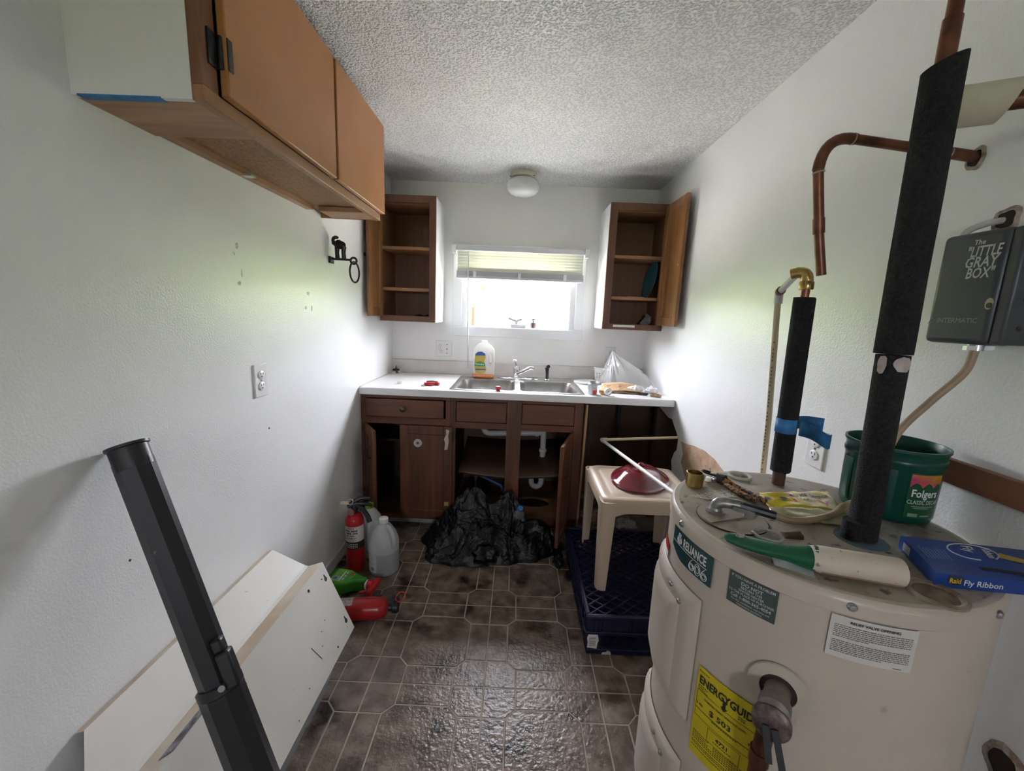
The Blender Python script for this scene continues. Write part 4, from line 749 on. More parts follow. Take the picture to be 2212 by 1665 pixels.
MB(M).grid(lambda u, v: Vector((0.0449*math.cos(R(150+100*u)), 0.0449*math.sin(R(150+100*u)), 0.06+0.10*v)), 12, 1).build('label', mat('ext_label2',(0.50,0.48,0.46),0.4,col2=(0.30,0.28,0.27),nscale=120), t)
# gallon jugs
def jug(x, y, label, cap, fill, seed=0, rot=0):
    t = thing('gallon_jug', label, 'jug', (x, y, 0))
    prof = [(0.066,0.0),(0.071,0.004),(0.073,0.012),(0.073,0.150),(0.070,0.172),(0.058,0.205),(0.036,0.240),(0.022,0.255),(0.019,0.258),(0.019,0.268)]
    lowp = [p for p in prof if p[1] <= fill]+[(0.073,fill)]; up = [(0.073,fill)]+[p for p in prof if p[1] > fill]
    MB().lathe(lowp, (x,y,0), n=36, caps=False).build('filled_base', JUGW, t)['label'] = 'lower part filled with clear liquid'
    MB().lathe(up, (x,y,0), n=36, caps=False).build('jug_body', JUGM, t)
    c, s = math.cos(R(rot)), math.sin(R(rot))
    MB().tube(spline([(x+c*0.022,y+s*0.022,0.240),(x+c*0.050,y+s*0.050,0.236),(x+c*0.070,y+s*0.070,0.205),(x+c*0.074,y+s*0.074,0.165),(x+c*0.064,y+s*0.064,0.150)],4),0.0115,10).build('handle', JUGM, t)
    MB().lathe([(0.021,0.258),(0.022,0.260),(0.022,0.279),(0.019,0.281)],(x,y,0),n=22).build('cap', cap, t)
    return t
t = jug(-0.622, 1.885, 'white gallon jug half full of clear liquid beside the fire extinguisher', WHITEP, 0.118, rot=-35)
lab = MB().grid(lambda u, v: Vector((-0.622+0.0735*math.cos(R(206+52*u)), 1.885+0.0735*math.sin(R(206+52*u)), 0.022+0.105*v)), 10, 1).build('label', mat('jug_label',(0.60,0.60,0.58),0.5), t)
q = MB()
for i in range(14):
    z = 0.058+i*0.0045
    q.grid(lambda u, v: Vector((-0.622+0.0738*math.cos(R(212+(24+(i*37%13))*u)), 1.885+0.0738*math.sin(R(212+(24+(i*37%13))*u)), z+0.0016*v)), 6, 1)
q.grid(lambda u, v: Vector((-0.622+0.0738*math.cos(R(230+16*u)), 1.885+0.0738*math.sin(R(230+16*u)), 0.030+0.020*v)), 4, 1)
q.build('small_print', mat('print_grey',(0.22,0.22,0.22),0.6), lab, smooth=False)
jug(-0.745, 2.03, 'translucent jug with green cap hidden behind the fire extinguisher', mat('lime_cap',(0.20,0.42,0.03),0.4), 0.05, rot=120)
# green spray bottle lying down
def spray():
    t = thing('spray_bottle', 'green spray bottle with red trigger lying on the floor', 'spray bottle', (-0.70,1.715,0))
    M = Matrix.Translation((-0.835,1.738,0.003)) @ Matrix.Rotation(R(-7), 4, 'Z')      # local x along the bottle, y across, z up
    out = [(0,-0.052),(0.02,-0.058),(0.07,-0.060),(0.10,-0.052),(0.135,-0.026),(0.160,-0.020),(0.186,-0.018),(0.186,0.018),(0.160,0.020),(0.14,0.030),(0.10,0.052),(0.05,0.058),(0.01,0.056),(0,0.05)]
    MB(M).prism(out, (0,0,0), (1,0,0), (0,1,0), (0,0,0.060)).build('bottle_body', GREENB, t, bevel=0.016, seg=4)
    MB(M).box(-0.003,0.016,-0.048,0.048,0.010,0.050).build('base_cap', YELGRN, t, bevel=0.006)
    lab = MB(M).prism([(0.025,-0.045),(0.085,-0.048),(0.115,-0.030),(0.125,0.02),(0.09,0.046),(0.025,0.046)], (0,0,0.0600), (1,0,0), (0,1,0), (0,0,0.0008)).build('label', mat('spray_label',(0.07,0.36,0.06),0.35,col2=(0.25,0.50,0.06),nscale=22), t, smooth=False)
    MB(M).box(0.030,0.060,-0.038,-0.008,0.0608,0.0614).build('label_patch', mat('label_pale',(0.55,0.62,0.66),0.4), lab, smooth=False); MB(M).box(0.035,0.055,-0.033,-0.014,0.0614,0.0618).build('label_patch', mat('label_blue',(0.10,0.22,0.45),0.4), lab, smooth=False)
    MB(M).box(0.066,0.073,-0.040,0.034,0.0608,0.0614).box(0.079,0.087,-0.030,-0.016,0.0608,0.0614).box(0.079,0.087,-0.008,0.006,0.0608,0.0614).box(0.079,0.086,0.014,0.028,0.0608,0.0614).build('label_print', LETTERW, lab, smooth=False)
    MB(M).box(0.098,0.116,0.005,0.026,0.0608,0.0613).build('label_patch', mat('label_red',(0.50,0.08,0.05),0.4), lab, smooth=False)
    MB(M).lathe([(0.0205,0.183),(0.0215,0.186),(0.0215,0.192)], (0,0,0.030), (1,0,0), 20).build('collar_ring', WHITEP, t)
    h = MB(M).lathe([(0.021,0.192),(0.022,0.195),(0.022,0.214),(0.018,0.218)], (0,0,0.030), (1,0,0), 20).box(0.214,0.236,-0.055,0.045,0.016,0.042).build('spray_head', REDPL, t, bevel=0.005)
    MB(M).tube([(0.220,-0.028,0.030),(0.205,-0.048,0.030),(0.180,-0.060,0.030)],[0.009,0.008,0.006],8).build('trigger', REDPL, t); MB(M).lathe([(0.012,0.0),(0.012,0.012)],(0.226,-0.052,0.029),(0.1,-1,0),12).build('nozzle', REDPL, t)
spray()
# ================================================================== sheet metal cover leaning on the left wall
def cover():
    t = thing('heater_cover', 'ivory sheet metal cover with keyhole slots leaning on the left wall', 'metal cover', (-0.70,1.03,0))
    P0, P1, P2, P2b, P3, P4, P5 = (-0.8765,0.412), (-0.858,0.419), (-0.740,0.362), (-0.728,0.360), (-0.676,0.379), (-0.566,0.116), (-0.585,0.102)
    def face(a, b, ya=0.70, yb=1.36, nm='panel'):
        a, b = Vector(a), Vector(b); n = Vector((-(b-a).y, (b-a).x)).normalized()*0.0012
        if n.y < 0: n = -n
        ye = lambda x: ya-(x+0.858)*1.0 if x > -0.859 else ya
        q = [(a.x,a.y),(b.x,b.y),(b.x-n.x,b.y-n.y),(a.x-n.x,a.y-n.y)]; vs = [(p[0],ye(p[0]),p[1]) for p in q]+[(p[0],yb,p[1]) for p in q]
        return MB().add(vs, [(0,3,2,1),(4,5,6,7)]+[(i,(i+1)%4,4+(i+1)%4,4+i) for i in range(4)]).build(nm, IVORY, t, smooth=False)
    RUSTY = mat('ivory_stained', (0.62,0.55,0.45), 0.4, col2=(0.50,0.38,0.26), nscale=7)
    f0 = face(P0, P1, nm='wall_flange'); f0.data.materials[0] = RUSTY
    face(P1, P2, nm='upper_panel'); f2 = face(P2, P2b, nm='bend'); f3 = face(P2b, P3, nm='step_panel'); f3.data.materials[0] = RUSTY
    lp = face(P3, P4, nm='lower_panel'); face(P4, P5, nm='bottom_flange')
    # end caps
    ce = [P1,P2,P2b,P3,(-0.62,0.246),(-0.858,0.10)]; cv = [(p[0],0.70-(p[0]+0.858)+0.001,p[1]-0.001) for p in ce]; MB().add(cv+[(p[0],p[1]+0.002,p[2]) for p in cv], [list(range(6)),list(range(6,12))[::-1]]+[(i,(i+1)%6,6+(i+1)%6,6+i) for i in range(6)]).build('end_cap', IVORY, t, smooth=False)
    u = (Vector((P4[0],0,P4[1]))-Vector((P3[0],0,P3[1]))); L = u.length; u.normalize(); n = Vector((-u.z,0,u.x)); n = n if n.x > 0 else -n
    def on(s, y, off=0.0006): return Vector((P3[0],y,P3[1]))+u*s+n*off
    hm = mat('slot_dark', (0.03,0.025,0.02), 0.8)
    def disc(s, y, r, nm='screw_hole'): MB().prism([(r*math.cos(2*math.pi*i/14), r*math.sin(2*math.pi*i/14)) for i in range(14)], on(s,y,0.0001), (0,1,0), u, n*0.0006).build(nm, hm, lp, smooth=False)
    def keyhole(s, y):
        pts = [(0.008*math.cos(R(a)), 0.008*math.sin(R(a))) for a in range(-60,241,20)]; pts = [(a, b) for a, b in pts]+[(-0.0025,-0.018),(0.0025,-0.018)]
        MB().prism(pts, on(s,y,0.0001), (0,1,0), u, n*0.0006).build('keyhole_slot', hm, lp, smooth=False)
    keyhole(0.055,1.335); keyhole(0.235,1.335)
    for s, y, r in ((0.028,1.235,0.005),(0.262,1.24,0.004),(0.045,0.895,0.006),(0.042,1.315,0.003),(0.15,1.24,0.0018),(0.165,1.205,0.0018),(0.20,1.18,0.0018),(0.255,1.325,0.002),(0.24,1.06,0.002),(0.265,0.98,0.0018)): disc(s, y, r)
    MB().prism([(-0.008,0.0),(0.0,-0.010),(0.010,0.006)], on(0.085,0.862,0.0001), (0,1,0), u, n*0.0006).build('keyhole_slot', hm, lp, smooth=False)
    MB().bar(on(0.165,1.135), on(0.225,1.155), 0.0012, 0.0008, tuple(n)).build('scratch', hm, lp, smooth=False)
    s3 = Vector((P3[0]-P2b[0],0,P3[1]-P2b[1])); q = lambda a, y: Vector((P2b[0],y,P2b[1]))+s3*a+Vector((-0.0005,0,0.0012))
    MB().add([q(0.62,0.685),q(1.0,0.70),q(1.0,0.845),q(0.62,0.835)],[(0,1,2,3)]).build('black_tape', mat('worn_black',(0.05,0.05,0.055),0.4,col2=(0.28,0.28,0.30),nscale=60), t, smooth=False)
    GALV = mat('galvanised', (0.42,0.47,0.52), 0.4, 0.3)
    pts = [(0.66,0.0),(1.17,0.0),(1.20,0.02),(1.205,0.107),(0.66,0.107)]; pts = [(0.66,0.0),(1.02,0.0),(1.035,0.022),(1.065,0.022),(1.07,0.0),(1.175,0.0),(1.205,0.03),(1.205,0.105),(0.66,0.105)]
    MB().prism(pts, (-0.603,0,0.0008), (0,1,0), (0.30,0,1), (-0.0015,0,0)).build('galvanised_flange', GALV, t, smooth=False)
cover()
# ================================================================== black telescoping pole
def pole():
    T = Vector((-0.838,0.846,0.985)); Bt = Vector((-0.405,0.680,0.0)); d = (T-Bt).normalized(); L = (T-Bt).length
    t = thing('telescoping_pole', 'black telescoping pole leaning against the left wall', 'pole', Bt)
    x = Vector((0.40,-0.9,0)); x = (x-d*x.dot(d)).normalized(); y = d.cross(x); M = Matrix((x, y, d)).transposed().to_4x4(); M.translation = Bt
    PM = mat('pole_black', (0.016,0.016,0.018), 0.35, spots=(0.10,0.085,0.06), spot_scale=30, spot_th=(0.70,0.73))
    def octo(a, b): c = 0.42; return [(a,b*c),(a*c,b),(-a*c,b),(-a,b*c),(-a,-b*c),(-a*c,-b),(a*c,-b),(a,-b*c)]
    MB(M).prism(octo(0.028,0.034), (0,0,0.30), (1,0,0), (0,1,0), (0,0,L-0.335)).build('inner_tube', PM, t, smooth=False)
    MB(M).prism(octo(0.033,0.040), (0,0,0.012), (1,0,0), (0,1,0), (0,0,0.518)).build('outer_tube', PM, t, smooth=False)
    MB(M).lathe([(0.036,L-0.052),(0.036,L-0.006),(0.040,L-0.004),(0.040,L+0.002),(0.033,L+0.002)], n=28, sx=0.84).build('end_cap', BLACKP, t)
    MB(M).lathe([(0.041,0.515),(0.044,0.518),(0.044,0.534),(0.040,0.537)], n=20, sx=0.85).build('collar', BLACKP, t)
    MB(M).box(0.004,0.036,0.022,0.050,0.52,0.60).box(0.006,0.034,0.022,0.044,0.60,0.63).build('clamp', BLACKP, t, bevel=0.006); MB(M).tube([(0.030,0.020,0.535),(0.044,0.020,0.535)],0.007,10).build('clamp_bolt', STEEL, t)
    MB(M).lathe([(0.042,0.0),(0.042,0.014)], n=20, sx=0.85).build('foot', BLACKP, t)
pole()
# ================================================================== black rubbish bag
def black_bag():
    t = thing('rubbish_bag', 'crumpled black plastic rubbish bag on the floor before the sink cabinet', 'bag', (-0.1,2.1,0))
    def hgt(x, y):
        h = 0.27*math.exp(-((x+0.21)/0.11)**2-((y-2.21)/0.09)**2)+0.25*math.exp(-((x-0.0)/0.10)**2-((y-2.21)/0.08)**2)+0.13*math.exp(-((x+0.36)/0.12)**2-((y-2.12)/0.11)**2)
        h += 0.12*math.exp(-((x-0.17)/0.12)**2-((y-2.10)/0.09)**2)+0.13*math.exp(-((x+0.12)/0.13)**2-((y-2.03)/0.08)**2)
        return h
    cx, cy = -0.12, 2.11; m = MB()
    def fn(u, v):
        a = 2*math.pi*u; ca, sa = math.cos(a), math.sin(a); rx = 0.39*(1+0.10*math.sin(3*a+1)+0.06*math.sin(7*a)); ry = 0.175*(1+0.12*math.sin(2*a)+0.05*math.sin(5*a))
        x = cx+rx*ca*v; y = cy+ry*sa*v; e = max(0, 1-v**5)
        p = Vector((x*8.5, y*8.5, 0.3)); w = Vector((noise.noise(p), noise.noise(p+Vector((9,3,1))), 0))*0.9
        r = 0
        for o_, am in ((1, 0.060), (2.1, 0.050), (4.3, 0.030), (8.5,0.014)): r += (0.45-abs(noise.noise((p+w)*o_+Vector((o_*5, 0, 0)))))*am
        h = hgt(x, y); z = h*e+r*(0.4+0.6*e)+0.016*e
        return Vector((x+0.02*noise.noise(p*2), y+0.02*noise.noise(p*2+Vector((4,4,4))), max(0.001, z if v < 0.999 else 0.001)))
    m.grid(fn, 210, 80)
    b = m.build('bag_body', BAGK, t, angle=28)
    c = Vector((-0.115,1.960,0.060)); ax = Vector((0.10,-0.95,0.30)).normalized(); X, Y, _ = frame(ax)
    def mo(u, v):
        a = 2*math.pi*u; r = (0.028+0.034*v)*(1+0.30*noise.noise(Vector((math.cos(a)*2, math.sin(a)*2, v*2))))+0.004*math.sin(7*a)*v; p = c+X*math.cos(a)*r*1.15+Y*math.sin(a)*r*0.8+ax*(-0.05+0.085*v); p.z = max(p.z, 0.0015); return p
    MB().grid(mo, 48, 8).build('bag_mouth', BAGK, t, solid=0.001, angle=50)
black_bag()
t = thing('water_bottle', 'clear water bottle with blue cap leaning in the black bag', 'bottle', (0.06,2.20,0.0))
ax = Vector((0.10,-0.50,0.86)).normalized(); c = Vector((0.046,2.205,0.105))
MB().lathe([(0.028,0.0),(0.032,0.006),(0.032,0.03),(0.029,0.04),(0.032,0.05),(0.032,0.075),(0.029,0.082),(0.032,0.09),(0.030,0.105),(0.018,0.130),(0.012,0.137),(0.012,0.145)], c, ax, 24).build('bottle_body', CLEARB2, t)
MB().lathe([(0.014,0.142),(0.0155,0.144),(0.0155,0.162),(0.013,0.164)], c, ax, 18).build('cap', mat('blue_cap',(0.02,0.16,0.42),0.4), t)
wad((0.272,1.985,0.030),(0.026,0.065,0.036),'black_glove',BAGK,'small black bundled plastic between the rubbish bag and blue crate','plastic',13)
# ================================================================== blue crate
def crate():
    x0, x1, y0, y1 = 0.318, 0.800, 1.405, 2.075
    t = thing('plastic_crate', 'dark blue plastic crate stack under the beige stool', 'crate', ((x0+x1)/2,(y0+y1)/2,0))
    zt = 0.172
    MB().box(x0,x1,y0,y0+0.014,0.100,zt).box(x0,x1,y1-0.014,y1,0.100,zt).box(x0,x0+0.014,y0+.014,y1-.014,0.100,zt).box(x1-0.014,x1,y0+.014,y1-.014,0.100,zt).build('upper_wall', CRATEB, t, bevel=0.004)
    MB().box(x0-0.006,x1+0.006,y0-0.006,y0,0.094,0.106).box(x0-0.006,x0,y0,y1,0.094,0.106).box(x0-0.004,x1+0.004,y0-0.004,y0,0.160,zt).box(x0-0.004,x0,y0,y1,0.160,zt).build('rim_lip', CRATEB, t, bevel=0.002)
    for xx in (x0+0.03, x0+0.045, x0+0.06, x0+0.165, x0+0.175, x0+0.29): B(xx,xx+0.006,y0-0.006,y0,0.107,0.158).build('rib', CRATEB, t)
    for k in range(12): B(x0-0.006,x0,y0+0.03+k*0.055,y0+0.037+k*0.055,0.107,0.158).build('rib', CRATEB, t)
    # lattice top: two crossing families of bars
    w = x1-x0-0.028; l = y1-y0-0.028; sp = 0.048
    for s in (1, -1):
        k = -16
        while k < 30:
            cc = k*sp; pts = []
            for tt in [i*0.002 for i in range(int((w+0.001)/0.002))]:
                yy = cc+s*tt*0.8
                if 0 <= yy <= l: pts.append((tt, yy))
            if len(pts) > 12:
                a, b = pts[0], pts[-1]; MB().bar((x0+0.014+a[0],y0+0.014+a[1],zt-0.006+(0.0012 if s > 0 else 0)),(x0+0.014+b[0],y0+0.014+b[1],zt-0.006+(0.0012 if s > 0 else 0)),0.005,0.009).build('lattice_bar', CRATEB, t, smooth=False)
            k += 1
    # lower crate: corner posts, rails, ribs
    MB().box(x0+0.006,x1-0.006,y0+0.006,y1-0.006,0.0,0.006).build('lower_base', CRATEB, t)
    for (a, b) in ((x0+0.006,y0+0.006),(x1-0.056,y0+0.006),(x0+0.006,y1-0.056),(x1-0.056,y1-0.056)): B(a,a+0.05,b,b+0.05,0.006,0.094).build('corner_post', CRATEB, t, bevel=0.003)
    MB().box(x0+0.006,x1-0.006,y0+0.004,y0+0.018,0.0,0.022).box(x0+0.006,x0+0.018,y0+0.018,y1-0.018,0.0,0.022).box(x0+0.056,x1-0.056,y0+0.006,y0+0.016,0.080,0.094).build('lower_rail', CRATEB, t, bevel=0.002)
    for xx in (x0+0.10, x0+0.19, x0+0.30): MB().bar((xx,y0+0.012,0.02),(xx+0.03,y0+0.012,0.085),0.010,0.010,(0,1,0)).build('brace', CRATEB, t)
    for k in range(6): B(x0+0.008,x0+0.018,y0+0.09+k*0.095,y0+0.12+k*0.095,0.022,0.094).build('side_slat', CRATEB, t)
    MB().box(x0+0.020,x1-0.02,y0+0.10,y1-0.02,0.030,0.034).build('inner_panel', mat('crate_inside',(0.02,0.02,0.05),0.6), t)
    lb = MB().prism([(0.008,0.028),(0.046,0.024),(0.048,0.048),(0.052,0.060),(0.046,0.088),(0.012,0.090),(0.006,0.07),(0.010,0.05)], (x0,y0+0.0045,0), (1,0,0), (0,0,1), (0,0.001,0)).build('torn_label', mat('torn_label',(0.60,0.58,0.55),0.6), t, smooth=False)
    q = MB()
    for i in range(8): q.bar((x0+0.014,y0+0.0042,0.036+i*0.005),(x0+0.040,y0+0.0042,0.038+i*0.005),0.0012,0.0006,(0,1,0))
    q.build('print', LETTERK, lb, smooth=False)
    MB().prism([(0.065,0.001),(0.105,0.001),(0.10,0.014),(0.088,0.020),(0.084,0.012),(0.07,0.010)], (x0,y0+0.0028,0), (1,0,0), (0,0,1), (0,0.001,0)).build('torn_label', mat('torn_label',(0.60,0.58,0.55),0.6), t, smooth=False)
crate()
# ================================================================== beige resin stool
def stool():
    x0, x1, y0, y1, zb, zt = 0.375, 0.790, 1.552, 1.962, 0.172, 0.578
    t = thing('plastic_stool', 'beige plastic stool standing on the blue crate', 'stool', ((x0+x1)/2,(y0+y1)/2,zb))
    def rr(i, r, n=6):
        out = []
        for cx, cy, a0 in ((x1-i-r,y0+i+r,-90),(x1-i-r,y1-i-r,0),(x0+i+r,y1-i-r,90),(x0+i+r,y0+i+r,180)):
            for k in range(n+1): a = R(a0+90*k/n); out.append((cx+r*math.cos(a), cy+r*math.sin(a)))
        return out
    m = MB(); L = [(0.0,0.05,zt-0.055),(0.0,0.05,zt-0.018),(0.004,0.05,zt-0.007),(0.014,0.046,zt-0.001),(0.026,0.042,zt),(0.036,0.040,zt-0.001),(0.040,0.038,zt-0.004),(0.05,0.036,zt-0.004),(0.055,0.034,zt-0.002)]; n = 28
    vs = [(a, b, z) for i, r, z in L for a, b in rr(i, r)]; fs = [(k*n+j, k*n+(j+1) % n, (k+1)*n+(j+1) % n, (k+1)*n+j) for k in range(len(L)-1) for j in range(n)]+[[(len(L)-1)*n+j for j in range(n)]]
    m.add(vs, fs); m.build('seat', STOOLP, t, angle=50)
    for sx, sy in ((0,0),(1,0),(0,1),(1,1)):
        cx, cy = (x1 if sx else x0), (y1 if sy else y0); dx, dy = (-1 if sx else 1), (-1 if sy else 1); q = MB(); rows = []
        for k in range(9):
            f = k/8; z = zt-0.012-(zt-0.012-zb)*f; s = 0.062-0.022*f; off = 0.010*f
            ox, oy = cx-dx*(0.004-0.006*f), cy-dy*(0.004-0.006*f); c = 0.020
            rows.append([(ox+dx*s,oy,z),(ox+dx*c,oy,z),(ox+dx*c*0.3,oy+dy*c*0.3,z),(ox,oy+dy*c,z),(ox,oy+dy*s,z),(ox+dx*0.006,oy+dy*s,z),(ox+dx*0.012,oy+dy*0.012,z),(ox+dx*s,oy+dy*0.006,z)])
        vs = [p for r in rows for p in r]; fs = [(k*8+j, k*8+(j+1) % 8, (k+1)*8+(j+1) % 8, (k+1)*8+j) for k in range(8) for j in range(8)]+[list(range(8)),[64+j for j in range(8)]]
        q.add(vs, fs); q.build('leg', STOOLP, t, angle=50)
    # curved aprons
    def apron(a, b, o):
        pts = [(a,zt-0.055),(b,zt-0.055)]; k = 12
        low = [(b-(b-a)*i/k, zt-0.055-0.055*(abs(2*i/k-1)**7)) for i in range(k+1)]; return [(a,zt-0.02)]+[(b,zt-0.02)]+low
    MB().prism(apron(x0+0.03,x1-0.03,0), (0,y0+0.001,0), (1,0,0), (0,0,1), (0,0.004,0)).build('apron', STOOLP, t, smooth=False); MB().prism(apron(x0+0.03,x1-0.03,0), (0,y1-0.005,0), (1,0,0), (0,0,1), (0,0.004,0)).build('apron', STOOLP, t, smooth=False)
    MB().prism(apron(y0+0.03,y1-0.03,0), (x0+0.001,0,0), (0,1,0), (0,0,1), (0.004,0,0)).build('apron', STOOLP, t, smooth=False); MB().prism(apron(y0+0.03,y1-0.03,0), (x1-0.005,0,0), (0,1,0), (0,0,1), (0.004,0,0)).build('apron', STOOLP, t, smooth=False)
stool()
# maroon casserole lid
t = thing('casserole_lid', 'glossy maroon oval casserole lid lying on the beige stool', 'lid', (0.585,1.775,0.578))
M = Matrix.Translation((0.592,1.785,0.5785)) @ Matrix.Rotation(R(62), 4, 'Z')
MB(M).lathe([(0.125,0.0),(0.130,0.004),(0.128,0.009),(0.116,0.012),(0.112,0.016),(0.106,0.021),(0.094,0.031),(0.080,0.043),(0.060,0.052),(0.030,0.056),(0.001,0.0565)], n=56, sx=1.34, sy=0.98, caps=False).build('lid_body', MAROON, t)
MB(M).lathe([(0.012,0.055),(0.010,0.060),(0.015,0.065),(0.016,0.072),(0.010,0.079),(0.001,0.080)], n=24).build('knob', MAROON, t)
# white water pipe
t = thing('water_pipe', 'thin white plastic water pipe running from wall hole past the maroon lid', 'pipe', (0.5,2.2,0.63))
MB().tube([(0.497,2.20,0.633),(0.96,2.20,0.668)],0.0082,12).build('wall_run', CPVC, t)
E_ = Vector((0.497,2.20,0.633)); F_ = Vector((0.590,1.50,0.674)); MB().tube([E_, F_, Vector((0.64,1.10,0.70))],0.0082,12).build('long_run', PVC, t)
MB().tube([E_+Vector((0.03,0,0.002)),E_,E_+(F_-E_)*0.035],0.0115,12).build('elbow', CPVC, t)
# ================================================================== water heater
HC = Vector((0.603, 0.770)); HR = 0.2605; HT = 0.920
def hp(a, z, r=HR): return Vector((HC.x+r*math.cos(R(a)), HC.y+r*math.sin(R(a)), z))
def hpatch(a0, a1, z0, z1, r, n=14, m=1): return MB().grid(lambda u, v: hp(a0+(a1-a0)*u, z0+(z1-z0)*v, r), n, m)
def htext(s, size, a, z, bold=0.0, sx=1.0, r=HR+0.0016, align='CENTER', slant=0.0): return MB().text(s, size, lambda u, v: hp(a+math.degrees(u/HR), z+v, r), bold=bold, sx=sx, align=align)
def heater():
    t = thing('water_heater', 'beige electric tank water heater in the right foreground', 'water heater', (HC.x, HC.y, 0))
    MB().lathe([(HR-0.008,0.0),(HR-0.004,0.004),(HR-0.002,0.02),(HR-0.002,0.893),(HR-0.008,0.897)], (HC.x,HC.y,0), n=96).build('tank_body', HEATERM, t)
    MB().lathe([(HR-0.0015,0.889),(HR,0.891),(HR,0.908),(HR-0.002,0.915),(HR-0.006,0.9195),(HR-0.012,0.9205),(HR-0.016,0.9195)], (HC.x,HC.y,0), n=96, caps=False).build('top_rim', HEATERM, t)
    MB().lathe([(HR-0.008,0.9185),(HR-0.008,0.9195)], (HC.x,HC.y,0), n=96).build('top_pan', HTOP, t)
    # screws round the rim
    for a in (183.2, 246.2, 293.0, 120.0):
        n = hp(a,0,1)-hp(a,0,0); MB().lathe([(0.0065,0),(0.0065,0.002),(0.004,0.0045),(0.001,0.005)], hp(a,0.906), n, 12).build('rim_screw', STEEL, t)
    # access panels with raised edges
    for z0, z1 in ((0.534,0.797),(0.180,0.443)):
        a0, a1 = 150, 201; p = MB()
        def pf(u, v):
            e = min(u, 1-u)*(a1-a0)/4.0; f = min(v, 1-v)*(z1-z0)/0.018; k = min(1, e, f); a = a0+(a1-a0)*u; z = z0+(z1-z0)*v
            return hp(a, z, HR+0.0005+0.011*max(0, k)**0.5)
        ap = MB().grid(pf, 52, 40).build('access_panel', HEATERM, t, angle=40)
        def rf(u, v):
            du = min(u, 1-u)*6; dv = min(v, 1-v)*9; k = max(0, min(1, du, dv)); return hp(a0+9+(a1-a0-18)*u, z0+0.03+(z1-z0-0.065)*v, HR+0.0112+0.008*(k**0.6))
        MB().grid(rf, 40, 30).build('raised_field', HEATERM, ap, angle=40)
        for aa in (184.5, 191.5): MB().lathe([(0.0055,0),(0.0055,0.002),(0.003,0.004)], hp(aa, z1-0.017-(0.014 if aa > 190 else 0), HR+0.0115), hp(aa,0,1)-hp(aa,0,0), 10).build('panel_screw', STEEL, ap)
    # dark teal name plate
    a0, a1, z0, z1 = 176.5, 204.0, 0.832, 0.8905
    def npf(u, v):
        a = a0+(a1-a0)*u; lo = z0+0.016*max(0, (0.35-u)/0.35)**1.5; return hp(a, lo+(z1-lo)*v, HR+0.0008)
    TEAL = mat('teal_label', (0.008,0.050,0.058), 0.3)
    lb = MB().grid(npf, 20, 4).build('name_plate', TEAL, t); lb['label'] = 'dark teal name plate'
    htext('RELIANCE', 0.0245, 193.6, 0.8655, 0.022, 0.60, HR+0.0014).build('lettering', LETTERW, lb, smooth=False)
    def ring(c_a, c_z, rx, rz, w=0.0011, n=22, a_from=0, a_to=360):
        q = MB(); pts = [(c_a+math.degrees(rx*math.cos(R(a_from+(a_to-a_from)*i/n))/HR), c_z+rz*math.sin(R(a_from+(a_to-a_from)*i/n))) for i in range(n+1)]; q.tube([hp(a, z, HR+0.0012) for a, z in pts], w, 5); return q
    q = MB()
    def add(m_): q.add(m_.v, m_.f)
    for i, ch in enumerate('606'):
        ca = 193.2+i*3.55; cz = 0.8465
        for k in (1.0, 0.62):
            if ch == '0': add(ring(ca, cz, 0.0070*k+0.0004, 0.0105*k, 0.0006))
            else:
                add(ring(ca, cz-0.0035, 0.0070*k, 0.0068*k, 0.0006))
                if k == 1.0: add(MB().tube([hp(ca-math.degrees(0.0068/HR), cz-0.003, HR+0.0012), hp(ca-math.degrees(0.0045/HR), cz+0.004, HR+0.0012), hp(ca+math.degrees(0.001/HR), cz+0.011, HR+0.0012)], 0.0006, 5))
    q.build('lettering', LETTERW, lb, smooth=False)
    q = MB().grid(lambda u, v: hp(177+24.5*u, 0.8605-0.0005*u+0.0012*v, HR+0.0013), 20, 1); q.build('rule_line', LETTERW, lb, smooth=False)
    q = MB(); ca, cz = 183.0, 0.873
    for k in range(4): add(ring(ca, cz-0.004+k*0.0016, 0.0085, 0.0052-k*0.001, 0.0006, 14, 180, 360))
    for dx, dz in ((-0.0045,0.002),(0.0045,0.002),(0,0.005),(-0.0022,0.0085),(0.0022,0.0085)): add(ring(ca+math.degrees(dx/HR), cz+dz, 0.0026, 0.0026, 0.0005, 8))
    q.build('emblem', LETTERW, lb, smooth=False)
    # service notice
    GRN = mat('notice_green', (0.060,0.085,0.078), 0.4)
    lb = hpatch(210.9,227.2,0.834,0.890,HR+0.0008).build('service_label', GRN, t); lb['label'] = 'grey-green service notice'
    for s, sz, z, b, sx in (('IF YOU HAVE A PROBLEM',0.0068,0.8825,0.02,0.86),('DO NOT',0.0082,0.8735,0.03,1.0),('RETURN THIS',0.0056,0.8675,0.02,0.95),('WATER HEATER',0.0056,0.8618,0.02,0.95),('TO THE PLACE OF PURCHASE.',0.0056,0.8560,0.02,0.92),('Call 1-800-365-4054',0.0078,0.8480,0.02,0.95),('For ALL installation, warranty and',0.0046,0.8420,0.01,0.92),('maintenance questions.',0.0046,0.8370,0.01,0.92)):
        htext(s, sz, 219.0, z, b, sx).build('lettering', mat('notice_print',(0.52,0.54,0.50),0.5), lb, smooth=False)
    # relief valve label
    lb = hpatch(241.5,264.4,0.822,0.8885,HR+0.0008).build('relief_label', mat('relief_paper',(0.66,0.63,0.58),0.45), t); lb['label'] = 'white label dense with small print'
    htext('RELIEF VALVE OPENING', 0.0056, 253.0, 0.8795, 0.02, 1.0).build('lettering', LETTERK, lb, smooth=False)
    q = MB(); rnd = random.Random(4)
    rows = [0.8735-i*0.0030 for i in range(7)]+[0.8485-i*0.0029 for i in range(7)]
